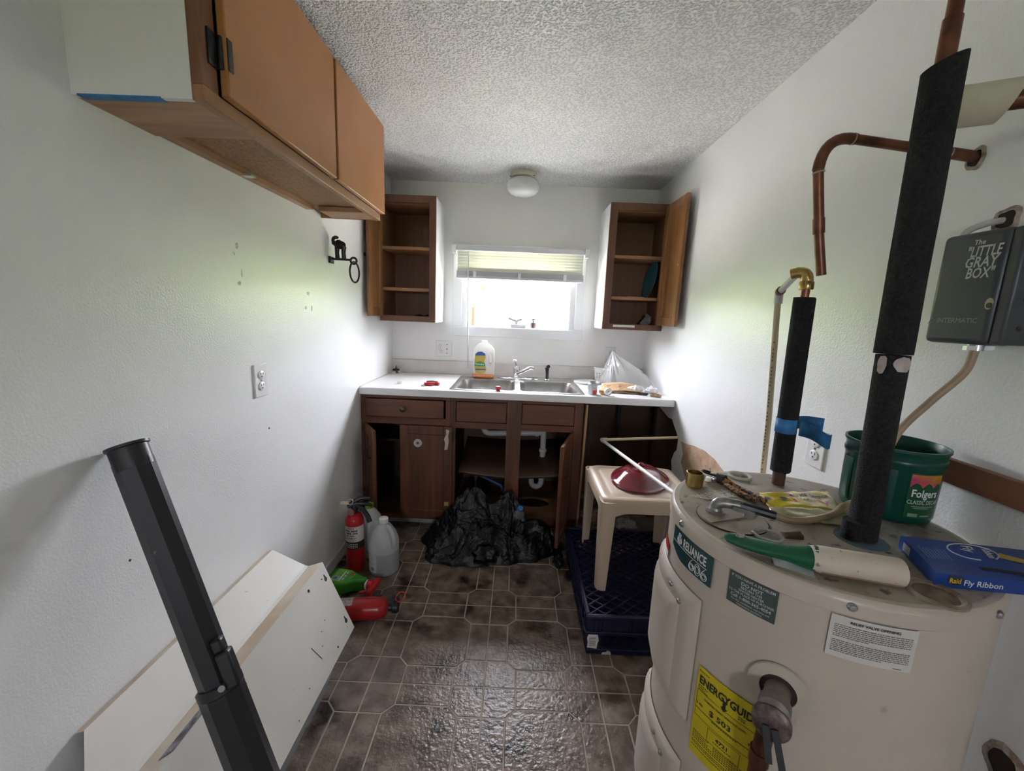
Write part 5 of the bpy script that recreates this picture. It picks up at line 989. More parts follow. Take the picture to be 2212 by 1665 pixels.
    for k, z in enumerate(rows):
        u = 242.6; end = 263.2 if k not in (6, 13) else 252+4*(k == 13)
        while u < end:
            w = rnd.uniform(0.35, 1.25); b0, b1 = u, min(end, u+w); q.grid(lambda a, v: hp(b0+(b1-b0)*a, z+0.0013*v, HR+0.0012), 1, 1); u += w+0.20
    q.grid(lambda a, v: hp(259.3+2.4*a, 0.8245+0.0012*v, HR+0.0012), 1, 1); q.build('small_print', mat('print_dim',(0.14,0.13,0.12),0.6), lb, smooth=False)
    # yellow energy label
    YEL = mat('yellow_label', (0.60,0.47,0.015), 0.4)
    lb = hpatch(203.9,228.6,0.492,0.676,HR+0.0008,16,4).build('energy_label', YEL, t); lb['label'] = 'yellow energy rating label'
    def et(s, sz, a, z, b=0.02, sx=1.0, al='CENTER'): htext(s, sz, a, z, b, sx, align=al).build('lettering', LETTERK, lb, smooth=False)
    et('ENERGYGUIDE', 0.0215, 216.3, 0.6445, 0.03, 0.72); et('ESTIMATED YEARLY OPERATING COSTS', 0.0052, 216.2, 0.617, 0.015, 0.80); et('$ 503', 0.0150, 215.0, 0.598, 0.02, 1.15); et('4721', 0.0105, 217.0, 0.5575, 0.02, 1.1); et('$ 490', 0.0062, 205.0, 0.600, 0.02, 0.9, 'LEFT'); et('$ 520', 0.0062, 225.3, 0.600, 0.02, 0.9, 'LEFT')
    q = MB().add([hp(215.2,0.648,HR+0.0014),hp(216.4,0.648,HR+0.0014),hp(216.4,0.634,HR+0.0014),hp(217.2,0.634,HR+0.0014),hp(215.8,0.626,HR+0.0014),hp(214.4,0.634,HR+0.0014),hp(215.2,0.634,HR+0.0014)],[(0,1,2,3,4,5,6)])
    q.build('arrow_mark', LETTERK, lb, smooth=False)
    q = MB()
    def hl(a0, a1, z, w=0.0008): q.grid(lambda u, v: hp(a0+(a1-a0)*u, z+w*v, HR+0.0012), 10, 1)
    def vl(a, z0, z1): q.grid(lambda u, v: hp(a+0.16*u, z0+(z1-z0)*v, HR+0.0012), 1, 4)
    hl(204.6,228.0,0.628); hl(204.6,228.0,0.575); hl(204.6,228.0,0.5905,0.0014); vl(204.6,0.575,0.628); hl(211,223.5,0.571); hl(211,223.5,0.545); vl(211,0.545,0.571); vl(223.4,0.545,0.571)
    for z, a0, a1 in ((0.667,204.6,209),(0.638,204.8,209.2),(0.634,204.8,208),(0.630,205,209),(0.588,212,222),(0.552,213.5,221),(0.542,205,212),(0.538,205,211),(0.534,205,212),(0.542,214,227),(0.538,214,226),(0.534,214,227),(0.530,205,227),(0.526,205,222),(0.520,205,227),(0.516,205,225),(0.510,205,227),(0.638,221,223.5),(0.634,221,223.5)): 
        a = a0
        while a < a1-0.3: hl(a, min(a1, a+0.7), z, 0.0016); a += 0.9
    q.build('small_print', LETTERK, lb, smooth=False)
    # small red sticker at the far left edge
    hpatch(158,171,0.812,0.830,HR+0.0008).build('red_sticker', REDPL, t); hpatch(158,171,0.800,0.8118,HR+0.0008).build('white_sticker', LETTERW, t)
    # relief valve
    av = 231.3; n = (hp(av,0,1)-hp(av,0,0)).normalized(); c = hp(av,0.728)
    MB().lathe([(0.044,0.0),(0.043,0.003),(0.026,0.004),(0.025,0.001)], c, n, 32, caps=False).build('valve_escutcheon', mat('escutcheon',(0.56,0.50,0.41),0.4), t)
    MB().lathe([(0.027,0.0012),(0.027,0.0022)], c, n, 24).build('valve_opening', DARKB, t)
    VALV = mat('valve_metal',(0.20,0.20,0.19),0.45,0.6,col2=(0.30,0.24,0.20),nscale=40)
    v = MB().lathe([(0.018,0.002),(0.018,0.030),(0.022,0.032),(0.022,0.050),(0.016,0.056)], c, n, 20).build('relief_valve', VALV, t)
    k = c+n*0.052; MB().lathe([(0.017,-0.030),(0.022,-0.012),(0.026,0.0),(0.026,0.010),(0.020,0.014)], k+Vector((0,0,-0.012)), Vector((n.x,n.y,0.15)), 24).build('bonnet', mat('bonnet',(0.19,0.155,0.14),0.4,0.4,col2=(0.09,0.05,0.045),nscale=90), v)
    s = Vector((-n.y,n.x,0))
    for w in (-0.006, 0.006): MB().bar(k+n*0.016+s*w+Vector((0,0,-0.012)), k+n*0.032+s*(w*1.4+0.014)+Vector((0,0,-0.055)), 0.0035, 0.009, tuple(s)).build('lever', mat('lever_dark',(0.030,0.030,0.032),0.45), v)
    MB().tube([k+Vector((0,0,-0.012))-n*0.012-s*0.004, k-n*0.010-s*0.008+Vector((0,0,-0.10)), Vector((k.x,k.y,0.10))-n*0.010-s*0.012], 0.0125, 14).build('discharge_pipe', COPPER, t)
    MB().lathe([(0.0145,0.0),(0.0145,0.022)], k-n*0.010-s*0.008+Vector((0,0,-0.082)), (0,0,-1), 14).build('pipe_coupling', COPPER, t)
    # junction plate on the top, sticker, element plug
    jc = Vector((0.440,0.760,HT)); k = 30
    pl = MB().prism([(0.063*math.cos(2*math.pi*i/k), 0.063*math.sin(2*math.pi*i/k)*1.0) for i in range(k)], jc+Vector((0,0,-0.0006)), (1,0,0), (0,1,0), (0,0,0.0022)).build('junction_cover', HTOP, t, smooth=False)
    MB().prism([(0.061*math.cos(R(a)), 0.061*math.sin(R(a))) for a in range(-8,189,7)], jc+Vector((0,0,0.0016)), (0.94,0.34,0), (-0.34,0.94,0), (0,0,0.0022)).build('junction_plate', HTOP, t, smooth=False)
    MB().tube(circle(jc+Vector((0,0,0.0005)),0.0635,(1,0,0),(0,1,0),40),0.0011,5,closed=True).build('cover_edge', DARKB, t)
    MB().lathe([(0.005,HT+0.0016),(0.005,HT+0.003),(0.002,HT+0.005)],(0.452,0.704,0),n=10).build('panel_screw', STEEL, t)
    MB().add([(0.398,0.858,HT+0.0003),(0.430,0.842,HT+0.0003),(0.520,0.868,HT+0.0003),(0.500,0.905,HT+0.0003)],[(0,1,2,3)]).build('top_sticker', mat('dusty_sticker',(0.60,0.57,0.51),0.6,col2=(0.24,0.22,0.19),nscale=170,lo=0.52,hi=0.60), t, smooth=False)
    MB().lathe([(0.036,HT-0.0005),(0.036,HT+0.003),(0.031,HT+0.005),(0.027,HT+0.003),(0.026,HT-0.0002)],(0.630,0.548,0),n=32,caps=False).build('plug_ring', mat('plug_ring',(0.40,0.35,0.27),0.6,col2=(0.18,0.12,0.07),nscale=30), t)
    MB().lathe([(0.026,HT),(0.026,HT+0.0006)],(0.630,0.548,0),n=28).build('plug', mat('rusty_plug',(0.12,0.075,0.04),0.8,col2=(0.22,0.15,0.09),nscale=50), t)
    MB().lathe([(0.040,HT-0.0004),(0.040,HT+0.0008),(0.034,HT+0.001)],(0.646,0.700,0),n=32).build('pipe_grommet', mat('grommet_blue',(0.10,0.15,0.20),0.5), t)
heater()
# ---- hot pipe (thick black foam)
PX, PY = 0.648, 0.702
t = thing('insulated_pipe', 'tall copper pipe in thick black foam rising from the water heater', 'pipe', (PX,PY,HT))
def foam(z0, z1, r, cx0, cx1, nm, cut=0.0, n=28):
    m = MB(); rows = 14; vs = []
    for i in range(rows+1):
        f = i/rows
        for j in range(n):
            a = 2*math.pi*j/n; c = Vector(cx0).lerp(Vector(cx1), f); z = z0+(z1-z0)*f+(cut*(math.cos(a)*0.8-math.sin(a)*0.3) if i == rows else 0); rr = r*(1+0.018*noise.noise(Vector((math.cos(a)*1.5,math.sin(a)*1.5,z*9))))
            vs.append((c.x+rr*math.cos(a), c.y+rr*math.sin(a), z))
    fs = [(i*n+j, i*n+(j+1) % n, (i+1)*n+(j+1) % n, (i+1)*n+j) for i in range(rows) for j in range(n)]+[list(range(n))[::-1], [rows*n+j for j in range(n)]]
    return m.add(vs, fs).build(nm, FOAM, t)
foam(0.924,1.258,0.0228,(PX,PY,0),(0.638,0.700,0),'foam_sleeve'); foam(1.260,1.700,0.0258,(0.637,0.700,0),(0.630,0.702,0),'foam_sleeve',cut=0.012)
MB().tube([(PX-0.022,PY-0.004,0.924),(PX-0.022,PY-0.004,0.958)],0.017,18).build('foam_offcut', FOAM, t)
MB().tube([(0.630,0.702,1.66),(0.629,0.702,1.76)],0.0118,16).build('copper_pipe', COPPER, t); MB().tube([(0.629,0.702,1.755),(0.629,0.702,1.80)],0.0098,16).build('copper_pipe', COPPER, t)
MB().lathe([(0.0108,1.795),(0.0135,1.80),(0.0135,1.83),(0.0115,1.835)],(0.629,0.702,0),n=16).build('fitting', COPPERB, t); MB().tube([(0.629,0.702,1.83),(0.629,0.702,ZC-0.001)],0.0110,16).build('copper_pipe', COPPERB, t)
pm = mat('paint_smear',(0.52,0.45,0.41),0.8,col2=(0.40,0.34,0.31),nscale=60)
def smear(a0, a1, z0, z1, r, seed):
    k = 18; pts = []; 
    for i in range(k):
        q = 2*math.pi*i/k; rr = 1+0.28*noise.noise(Vector((math.cos(q)*2,math.sin(q)*2,seed))); a = (a0+a1)/2+(a1-a0)/2*math.cos(q)*rr; z = (z0+z1)/2+(z1-z0)/2*math.sin(q)*rr; pts.append((0.6385+r*math.cos(R(a)), 0.7005+r*math.sin(R(a)), z))
    MB().add([(0.6385+r*math.cos(R((a0+a1)/2)),0.7005+r*math.sin(R((a0+a1)/2)),(z0+z1)/2)]+pts, [(0,1+i,1+(i+1) % k) for i in range(k)]).build('paint_smear', pm, t, smooth=False)
smear(182,214,1.226,1.257,0.0246,1); smear(232,300,1.231,1.257,0.0246,4)
MB().bar((0.6545,0.690,1.452),(0.6535,0.690,1.515),0.006,0.004,(0,1,0)).build('paper_scrap', pm, t)
# ---- cold pipe (thin black foam), brass elbow, plastic drop
t = thing('insulated_pipe', 'shorter pipe in thin black foam with brass elbow on the water heater', 'pipe', (0.648,0.947,HT))
foam(0.955,1.363,0.0208,(0.648,0.947,0),(0.640,0.945,0),'foam_sleeve')
MB().tube([(0.6640,0.9330,0.957),(0.6560,0.9310,1.361)],0.0012,4).build('foam_seam', DARKB, t)
MB().tube([(0.648,0.947,0.9212),(0.648,0.947,0.96)],0.014,14).build('nipple', mat('rusty_nipple',(0.10,0.05,0.035),0.7,0.3), t)
MB().tube([(0.640,0.945,1.355),(0.640,0.945,1.385)],0.0085,14).build('copper_stub', COPPER, t)
MB().lathe([(0.0135,1.380),(0.0145,1.383),(0.0145,1.396),(0.0125,1.399)],(0.640,0.945,0),n=16).tube([(0.640,0.945,1.395)]+arc((0.640,0.945,1.400),(0.640,0.946,1.418),(0.627,0.957,1.418),6)+[(0.618,0.967,1.414)],0.0122,16).build('brass_elbow', BRASS, t)
q0 = Vector((0.626,0.960,1.416)); q1 = Vector((0.668,1.085,1.382))
MB().tube([q0,q1],0.0075,12).build('plastic_arm', PVC, t); MB().lathe([(0.0105,0.0),(0.0105,0.014)], q1-(q1-q0).normalized()*0.02, (q1-q0), 14).build('flux_ring', COPPER, t)
MB().tube([q1-(q1-q0)*0.06,q1+(q1-q0)*0.04],0.0100,12).tube([q1+Vector((0,0,0.008)),q1+Vector((0.001,0,-0.028))],0.0102,12).build('plastic_elbow', PVC, t)
dp = MB().tube([q1+Vector((0,0,-0.02)),Vector((0.700,1.10,1.05)),Vector((0.724,1.11,0.60))],0.0074,12).build('plastic_drop', CPVC, t)
ch = MB(); rnd = random.Random(8)
for i in range(46):
    f = 0.14+i*0.0125; p = Vector((0.668,1.085,1.362)).lerp(Vector((0.724,1.11,0.60)), f)
    if rnd.random() < 0.8: ch.bar(p+Vector((-0.0046,-0.0060,0)), p+Vector((-0.0022,-0.0072,0)), 0.0005, 0.005, (0,0,1))
ch.build('pipe_print', mat('pipe_print',(0.25,0.18,0.10),0.6), dp, smooth=False)
def tape(pts, w=0.036):
    P = spline(pts, 6); vs = []
    for p, ww in [(p, w) for p in P]: vs += [p+Vector((0,0,ww/2)), p-Vector((0,0,ww/2))]
    return MB().add(vs, [(2*i,2*i+1,2*i+3,2*i+2) for i in range(len(P)-1)])
c = Vector((0.6445,0.946,1.068)); r = 0.0214
ringp = [c+Vector((r*math.cos(R(a)), r*math.sin(R(a)), 0)) for a in range(0,361,15)]
tp = tape(ringp, 0.034).build('blue_tape', BLUETAPE, t, solid=0.0004); tp['label'] = 'blue painter tape wrap'
tape([c+Vector((0.02,-0.018,-0.002)),c+Vector((0.050,-0.020,-0.010)),c+Vector((0.085,-0.022,-0.030)),c+Vector((0.096,-0.020,-0.030))],0.034).build('blue_tape', BLUETAPE, t, solid=0.0004); tape([c+Vector((0.02,0.012,0.003)),c+Vector((0.05,0.005,0.008)),c+Vector((0.088,0.0,0.005))],0.030).build('blue_tape', BLUETAPE, t, solid=0.0004)
# ---- old copper pipe cut off above the elbow
t = thing('copper_pipe', 'old bent copper pipe coming out of the right wall and cut off', 'pipe', (XR,0.90,1.65))
el = arc((0.660,0.9,1.672),(0.598,0.9,1.680),(0.596,0.9,1.612),8)
MB().tube([(0.915,0.9,1.647),(0.66,0.9,1.672)],0.0094,14).build('horizontal_run', COPPER, t); MB().tube(el,0.0106,14).build('elbow', COPPER, t)
MB().tube([(0.596,0.9,1.615),(0.613,0.9,1.52)],0.0094,14).tube([(0.613,0.9,1.52),(0.618,0.9,1.49)],0.0108,14).tube([(0.618,0.9,1.49),(0.637,0.9,1.407)],0.0092,14).build('drop', COPPER, t)
for p, d in (((0.655,0.9,1.6722),(1,0,-0.1)),((0.598,0.9,1.608),(-0.2,0,1)),((0.850,0.9,1.653),(1,0,-0.1))): MB().lathe([(0.0107,-0.0015),(0.0113,0.0),(0.0107,0.0015)],p,d,16,caps=False).build('solder_ring', mat('solder',(0.42,0.38,0.35),0.4,0.6), t)
MB().tube([(0.845,0.9,1.654),(0.895,0.9,1.649)],0.0108,14).build('coupling', COPPER, t)
# ---- cream foam covered pipe near the ceiling
t = thing('insulated_pipe', 'short cream foam sleeve on a copper pipe by the right wall', 'pipe', (0.76,0.69,1.60))
u = Vector((0.86,-0.42,0.0)).normalized(); p0 = Vector((0.660,0.752,1.656)); m = MB(); n = 28; vs = []
X_, Y_, _ = frame(u)
for L_, sl in ((0.0,0),(0.02,0),(0.100,0.35),(0.1005,0.35)):
    for j in range(n):
        a = 2*math.pi*j/n; r = 0.030 if L_ < 0.1002 else 0.026; off = X_*math.cos(a)*r+Y_*math.sin(a)*r; vs.append(p0+u*(L_-0.004+sl*Vector(off).z)+off)
fs = [(i*n+j, i*n+(j+1) % n, (i+1)*n+(j+1) % n, (i+1)*n+j) for i in range(3) for j in range(n)]+[list(range(n))[::-1],[3*n+j for j in range(n)]]
m.add(vs, fs).build('foam_sleeve', FOAMW, t); MB().tube([p0+u*0.05,p0+u*0.284],0.0135,14).build('copper_pipe', COPPER, t)
# ---- grey timer box
def graybox():
    t = thing('timer_box', 'dark grey metal electrical timer box on the right wall', 'electrical box', (0.87,0.79,1.278))
    x0, x1, y0, y1, z0, z1 = 0.832, XR-0.0005, 0.722, 0.855, 1.279, 1.483
    b = B(x0,x1-0.018,y0+0.02,y1,z0,z1).build('cover', GRAYBOX, t, bevel=0.010, seg=3)
    B(x0+0.005,x1,y0,y0+0.021,z0+0.002,z1-0.002).build('box_side', GRAYBOX, t, bevel=0.005); B(x0+0.03,x1,y0+0.01,y1-0.006,z0+0.004,z1-0.004).build('back_box', GRAYBOX, t)
    def F(u, v): return Vector((x0-0.0007, 0.776-u, 1.279+v))
    LG = mat('box_print',(0.46,0.47,0.46),0.5)
    for s, sz, u, v, bd, sx in (('The',0.012,-0.010,0.1795,0.02,1.0),('"LITTLE',0.026,0.0,0.1585,0.018,0.66),('GRAY',0.026,-0.002,0.1395,0.018,0.78),('BOX"',0.026,0.0,0.1200,0.018,0.72)):
        MB().text(s, sz, lambda a, b_: F(u+a, v+b_), bold=bd, sx=sx, shear=0.15).build('lettering', LG, b, smooth=False)
    MB().text('INTERMATIC', 0.0130, lambda a, b_: Vector((x0-0.0009, 0.797-a, 1.318+b_)), sx=0.98).build('lettering', mat('embossed',(0.20,0.22,0.23),0.35), b, smooth=False)
    q = MB().tube([F(-0.074,0.036),F(-0.068,0.048),F(-0.061,0.043),F(-0.068,0.038)],0.0006,5,closed=True); q.build('emblem', mat('embossed',(0.20,0.22,0.23),0.35), b)
    MB().lathe([(0.0085,0),(0.0085,0.0008)],(x0-0.0006,0.748,1.352),(-1,0,0),18,sx=0.8,sy=1.2).build('hasp_plate', mat('hasp',(0.35,0.30,0.24),0.4,0.6), b); MB().lathe([(0.0048,0.0),(0.0048,0.0006)],(x0-0.0015,0.747,1.349),(-1,0,0),14).build('hasp_hole', LETTERK, b)
    for z in (1.31,1.36,1.44): MB().tube([(0.862,y0-0.0008,z),(0.862,y0+0.001,z)],0.0045,10).build('knockout', DARKB, t)
    MB().tube([(0.855,0.775,1.268),(0.855,0.775,1.281)],0.012,14).bar((0.835,0.775,1.272),(0.875,0.765,1.274),0.010,0.008).build('cable_clamp', STEEL, t)
graybox()
tag(MB().tube(spline([(XR+0.004,0.825,1.512),(0.888,0.832,1.507),(0.872,0.850,1.496),(0.868,0.856,1.478)],6),0.0062,10).build('supply_cable', CABLEW), 'grey cable from the wall hole into the top of the timer box', 'cable')
# ---- cable from timer box to heater
t = thing('power_cable', 'flat tan power cable looping from timer box to heater top', 'cable', (0.7,0.8,0.93))
pts = [(0.855,0.775,1.270),(0.850,0.780,1.225),(0.815,0.795,1.165),(0.765,0.795,1.100),(0.722,0.772,1.03),(0.706,0.775,0.97),(0.690,0.800,0.938),(0.650,0.775,0.930),(0.595,0.752,0.929),(0.540,0.738,0.932),(0.505,0.745,0.940)]
MB().tube(spline(pts,7),0.0068,10).build('sheath', CABLE, t)
MB().tube(spline([(0.513,0.742,0.938),(0.485,0.752,0.942),(0.455,0.764,0.946)],5),[0.0082]*6+[0.0095]*5,10).build('black_tape_wrap', BLACKP, t)
CN = mat('connector_zinc',(0.34,0.33,0.31),0.4,0.7,col2=(0.22,0.21,0.19),nscale=40)
MB().lathe([(0.019,0.9239),(0.019,0.9265),(0.012,0.928),(0.0105,0.934)],(0.417,0.780,0),n=22).tube(arc((0.417,0.780,0.930),(0.415,0.781,0.948),(0.440,0.770,0.946),6)+[(0.460,0.763,0.946)],[0.0105,0.011,0.0115,0.0115,0.011,0.0105,0.010,0.0095],14).build('elbow_connector', CN, t)
MB().bar((0.438,0.758,0.944),(0.468,0.748,0.940),0.012,0.008).bar((0.456,0.748,0.938),(0.473,0.744,0.935),0.006,0.014).build('clamp', CN, t)
# ---- things on the heater top
HZ = HT+0.0007
tag(MB().lathe([(0.0185,HZ),(0.0195,HZ+0.001),(0.0195,HZ+0.032),(0.018,HZ+0.033),(0.0165,HZ+0.032),(0.0165,HZ+0.001)],(0.432,0.917,0),n=28,caps=False).build('brass_ring', BRASS), 'short brass tube ring on the back left of the heater top', 'brass ring')
tag(MB().lathe([(0.007,HZ),(0.009,HZ+0.004),(0.007,HZ+0.012)],(0.476,0.940,0),n=6).ell((0.488,0.936,HZ+0.008),0.008,0.004,0.008).ell((0.466,0.945,HZ+0.009),0.007,0.004,0.007).build('wing_nut', CHROME), 'small shiny wing nut beside the brass ring', 'wing nut')
tag(MB().lathe([(0.024,HZ),(0.0275,HZ+0.001),(0.0275,HZ+0.005),(0.0235,HZ+0.0055),(0.021,HZ+0.004),(0.021,HZ)],(0.575,0.985,0),n=28,caps=False).build('plastic_ring', mat('cream_ring',(0.55,0.51,0.42),0.45)), 'cream plastic ring at the back edge of the heater top', 'ring')
tag(MB().tube(circle((0.470,0.690,HZ+0.004),0.021,(1,0,0),(0,1,0),30),0.0032,8,closed=True).build('clear_ring', mat('frost_ring',(0.60,0.60,0.60),0.25,trans=0.35)), 'translucent plastic ring behind the green roller handle', 'ring')
t = thing('bungee_cord', 'orange and black bungee cord with hooks on the heater top', 'bungee cord', (0.53,0.92,HT))
BUN = mat('bungee', (0.42,0.20,0.06), 0.7, col2=(0.04,0.03,0.03), nscale=170, lo=0.47, hi=0.53)
MB().tube(spline([(0.512,0.930,HZ+0.012),(0.522,0.905,HZ+0.007),(0.532,0.880,HZ+0.006),(0.540,0.855,HZ+0.006),(0.548,0.830,HZ+0.006)],5),0.0058,8).tube(spline([(0.506,0.928,HZ+0.006),(0.508,0.898,HZ+0.006),(0.516,0.865,HZ+0.006),(0.530,0.832,HZ+0.006)],5),0.0058,8).build('cord', BUN, t)
for a, b in (((0.512,0.932,HZ+0.014),(0.503,0.950,HZ+0.012)),((0.506,0.928,HZ+0.007),(0.498,0.946,HZ+0.007))): MB().tube([a,b],0.0082,10).build('end_coil', BLACKP, t)
MB().tube(spline([(0.503,0.950,HZ+0.012),(0.487,0.965,HZ+0.012),(0.478,0.978,HZ+0.012),(0.486,0.992,HZ+0.010),(0.502,0.985,HZ+0.008)],5),0.0026,7).build('hook', BLACKM, t); MB().tube(spline([(0.498,0.946,HZ+0.007),(0.486,0.955,HZ+0.005),(0.476,0.962,HZ+0.004),(0.472,0.950,HZ+0.004)],5),0.0026,7).build('hook', mat('hook_brass',(0.30,0.20,0.09),0.4,0.6), t)
# yellow trap package
def package():
    t = thing('trap_package', 'yellow and clear trap package lying under the tan cable', 'package', (0.65,0.84,HT))
    A, Bc, C_, D_ = Vector((0.562,0.878)), Vector((0.735,0.902)), Vector((0.665,0.735)), Vector((0.527,0.765))
    def P(u, v, o=0):
        p = A.lerp(Bc, u).lerp(D_.lerp(C_, u), v); return Vector((p.x, p.y, HZ+0.0015+o+0.004*(1+noise.noise(Vector((u*7, v*6, 2))))+0.006*math.sin(math.pi*u)*math.sin(math.pi*v)))
    YP = mat('package_yellow',(0.55,0.43,0.03),0.25); 
    MB().grid(lambda u, v: P(u, v*0.66), 22, 10).build('header_card', YP, t, solid=0.0006)
    MB().grid(lambda u, v: P(u, 0.66+0.34*v), 22, 8).build('clear_pouch', mat('pouch',(0.55,0.50,0.28),0.15,trans=0.35), t, solid=0.0006)
    def F(u0, v0, s): return lambda a, b: P(u0+a/0.175, v0-b/0.13, 0.0012)
    hd = [c for c in t.children if c.name.startswith('header_card')][0]
    MB().text('VICTOR', 0.015, F(0.80,0.26,1), bold=0.02, sx=0.8).build('lettering', LETTERK, hd, smooth=False); MB().text('MOUSE', 0.017, F(0.50,0.24,1), bold=0.02, sx=0.8).build('lettering', LETTERK, hd, smooth=False); MB().text('TRAP', 0.017, F(0.52,0.42,1), bold=0.02, sx=0.8).build('lettering', LETTERK, hd, smooth=False)
    rp = mat('package_red',(0.55,0.06,0.03),0.3); MB().grid(lambda u, v: P(0.35+0.035*v+0.04*u, 0.12+0.36*u, 0.0011), 8, 1).add([P(0.72,0.34,0.0011),P(0.76,0.34,0.0011),P(0.80,0.50,0.0011),P(0.84,0.34,0.0011),P(0.88,0.34,0.0011),P(0.81,0.54,0.0011)],[(0,1,2,5),(2,3,4,5)]).build('red_mark', rp, hd, smooth=False)
    for u, v in ((0.26,0.34),(0.06,0.30)): MB().add([P(u+0.045*math.cos(R(a)), v+0.08*math.sin(R(a)), 0.0011) for a in range(0,360,24)],[list(range(15))]).build('round_mark', mat('mark_dark',(0.10,0.09,0.06),0.4), hd, smooth=False)
package()
tag(MB().grid(lambda u, v: Vector((0.70+0.10*u, 0.69+0.09*v+0.05*u, HZ+0.001+0.006*abs(noise.noise(Vector((u*6,v*6,5)))))), 16, 14).build('plastic_wrapper', mat('wrapper',(0.55,0.55,0.55),0.15,trans=0.6)), 'clear crinkled wrapper at the foot of the coffee can', 'wrapper')
tag(MB().prism([(0,0),(0.036,-0.004),(0.034,0.006),(0.004,0.003)],(0.500,0.690,HZ),(1,0,0),(0,0,1),(0.004,0.016,0)).build('binder_clip', mat('clip_rust',(0.10,0.06,0.04),0.6,0.4)), 'small rusty clip behind the cream roller', 'clip')
# lint roller
def roller():
    a = Vector((0.379,0.668,HT+0.0125)); c = Vector((0.486,0.594,HT+0.0215)); d = Vector((0.592,0.566,HT+0.0215))
    t = thing('lint_roller', 'lint roller with green handle and cream roll across the heater top', 'lint roller', (0.49,0.62,HT))
    u = (c-a).normalized(); s = Vector((-u.y,u.x,0)); z = Vector((0,0,1)); L = (c-a).length; rows = []; n = 20
    prof = [(0.0,0.004,0.004),(0.006,0.012,0.0075),(0.02,0.0165,0.009),(0.045,0.0175,0.010),(0.07,0.0150,0.011),(0.090,0.0140,0.0125),(0.105,0.0165,0.0155),(L-0.004,0.0205,0.0205),(L,0.0198,0.0198)]
    vs = []
    for h, rw, rt_ in prof:
        for j in range(n): q = 2*math.pi*j/n; vs.append(a+u*h+s*math.cos(q)*rw+z*(math.sin(q)*rt_-0.004*math.sin(math.pi*h/L)))
    fs = [(i*n+j, i*n+(j+1) % n, (i+1)*n+(j+1) % n, (i+1)*n+j) for i in range(len(prof)-1) for j in range(n)]+[list(range(n))[::-1],[(len(prof)-1)*n+j for j in range(n)]]
    h = MB().add(vs, fs).build('handle', mat('handle_green',(0.006,0.105,0.042),0.28), t)
    MB().lathe([(0.0070,-0.002),(0.0070,0.0016)], a+u*0.024+z*0.0078, (0,0,1), 16, sx=1.1, sy=0.8).build('hang_hole', HTOP, h)
    w = (d-c).normalized(); ln = (d-c).length
    MB().lathe([(0.0,0),(0.0185,0.0),(0.0198,0.010),(0.0205,0.012),(0.0205,ln+0.008),(0.0198,ln+0.010),(0.015,ln+0.010),(0.014,ln)], c-w*0.010, w, 32, caps=False).build('paper_roll', mat('roll_paper',(0.60,0.50,0.40),0.6,col2=(0.66,0.58,0.48),nscale=9,spots=(0.30,0.20,0.13),spot_scale=70,spot_th=(0.66,0.72)), t)
    MB().grid(lambda p, q: c+w*(0.002+(ln-0.004)*p)+Vector((w.y,-w.x,0))*(0.0208*math.sin(R(205+30*q)))*-1+z*(0.0208*math.cos(R(205+30*q))+0), 8, 6).build('loose_edge', mat('roll_edge',(0.42,0.27,0.17),0.6), t, solid=0.0004)
    def bl(p, q): return Vector((0.435+0.055*p-0.01*q, 0.612+0.02*(1-p)-0.055*q*0.9+0.008*p, HT+0.014-0.052*q*q-0.002*p))
    MB().grid(lambda p, q: Vector((0.436+0.045*p-0.008*q, 0.632-0.030*p-0.034*q, HT+0.009-0.018*q**2)), 14, 8).build('bristle_fringe', mat('bristle',(0.30,0.36,0.35),0.4,col2=(0.55,0.58,0.56),nscale=60,stretch=(1,0.1,1),trans=0.25), t, solid=0.0006)
roller()
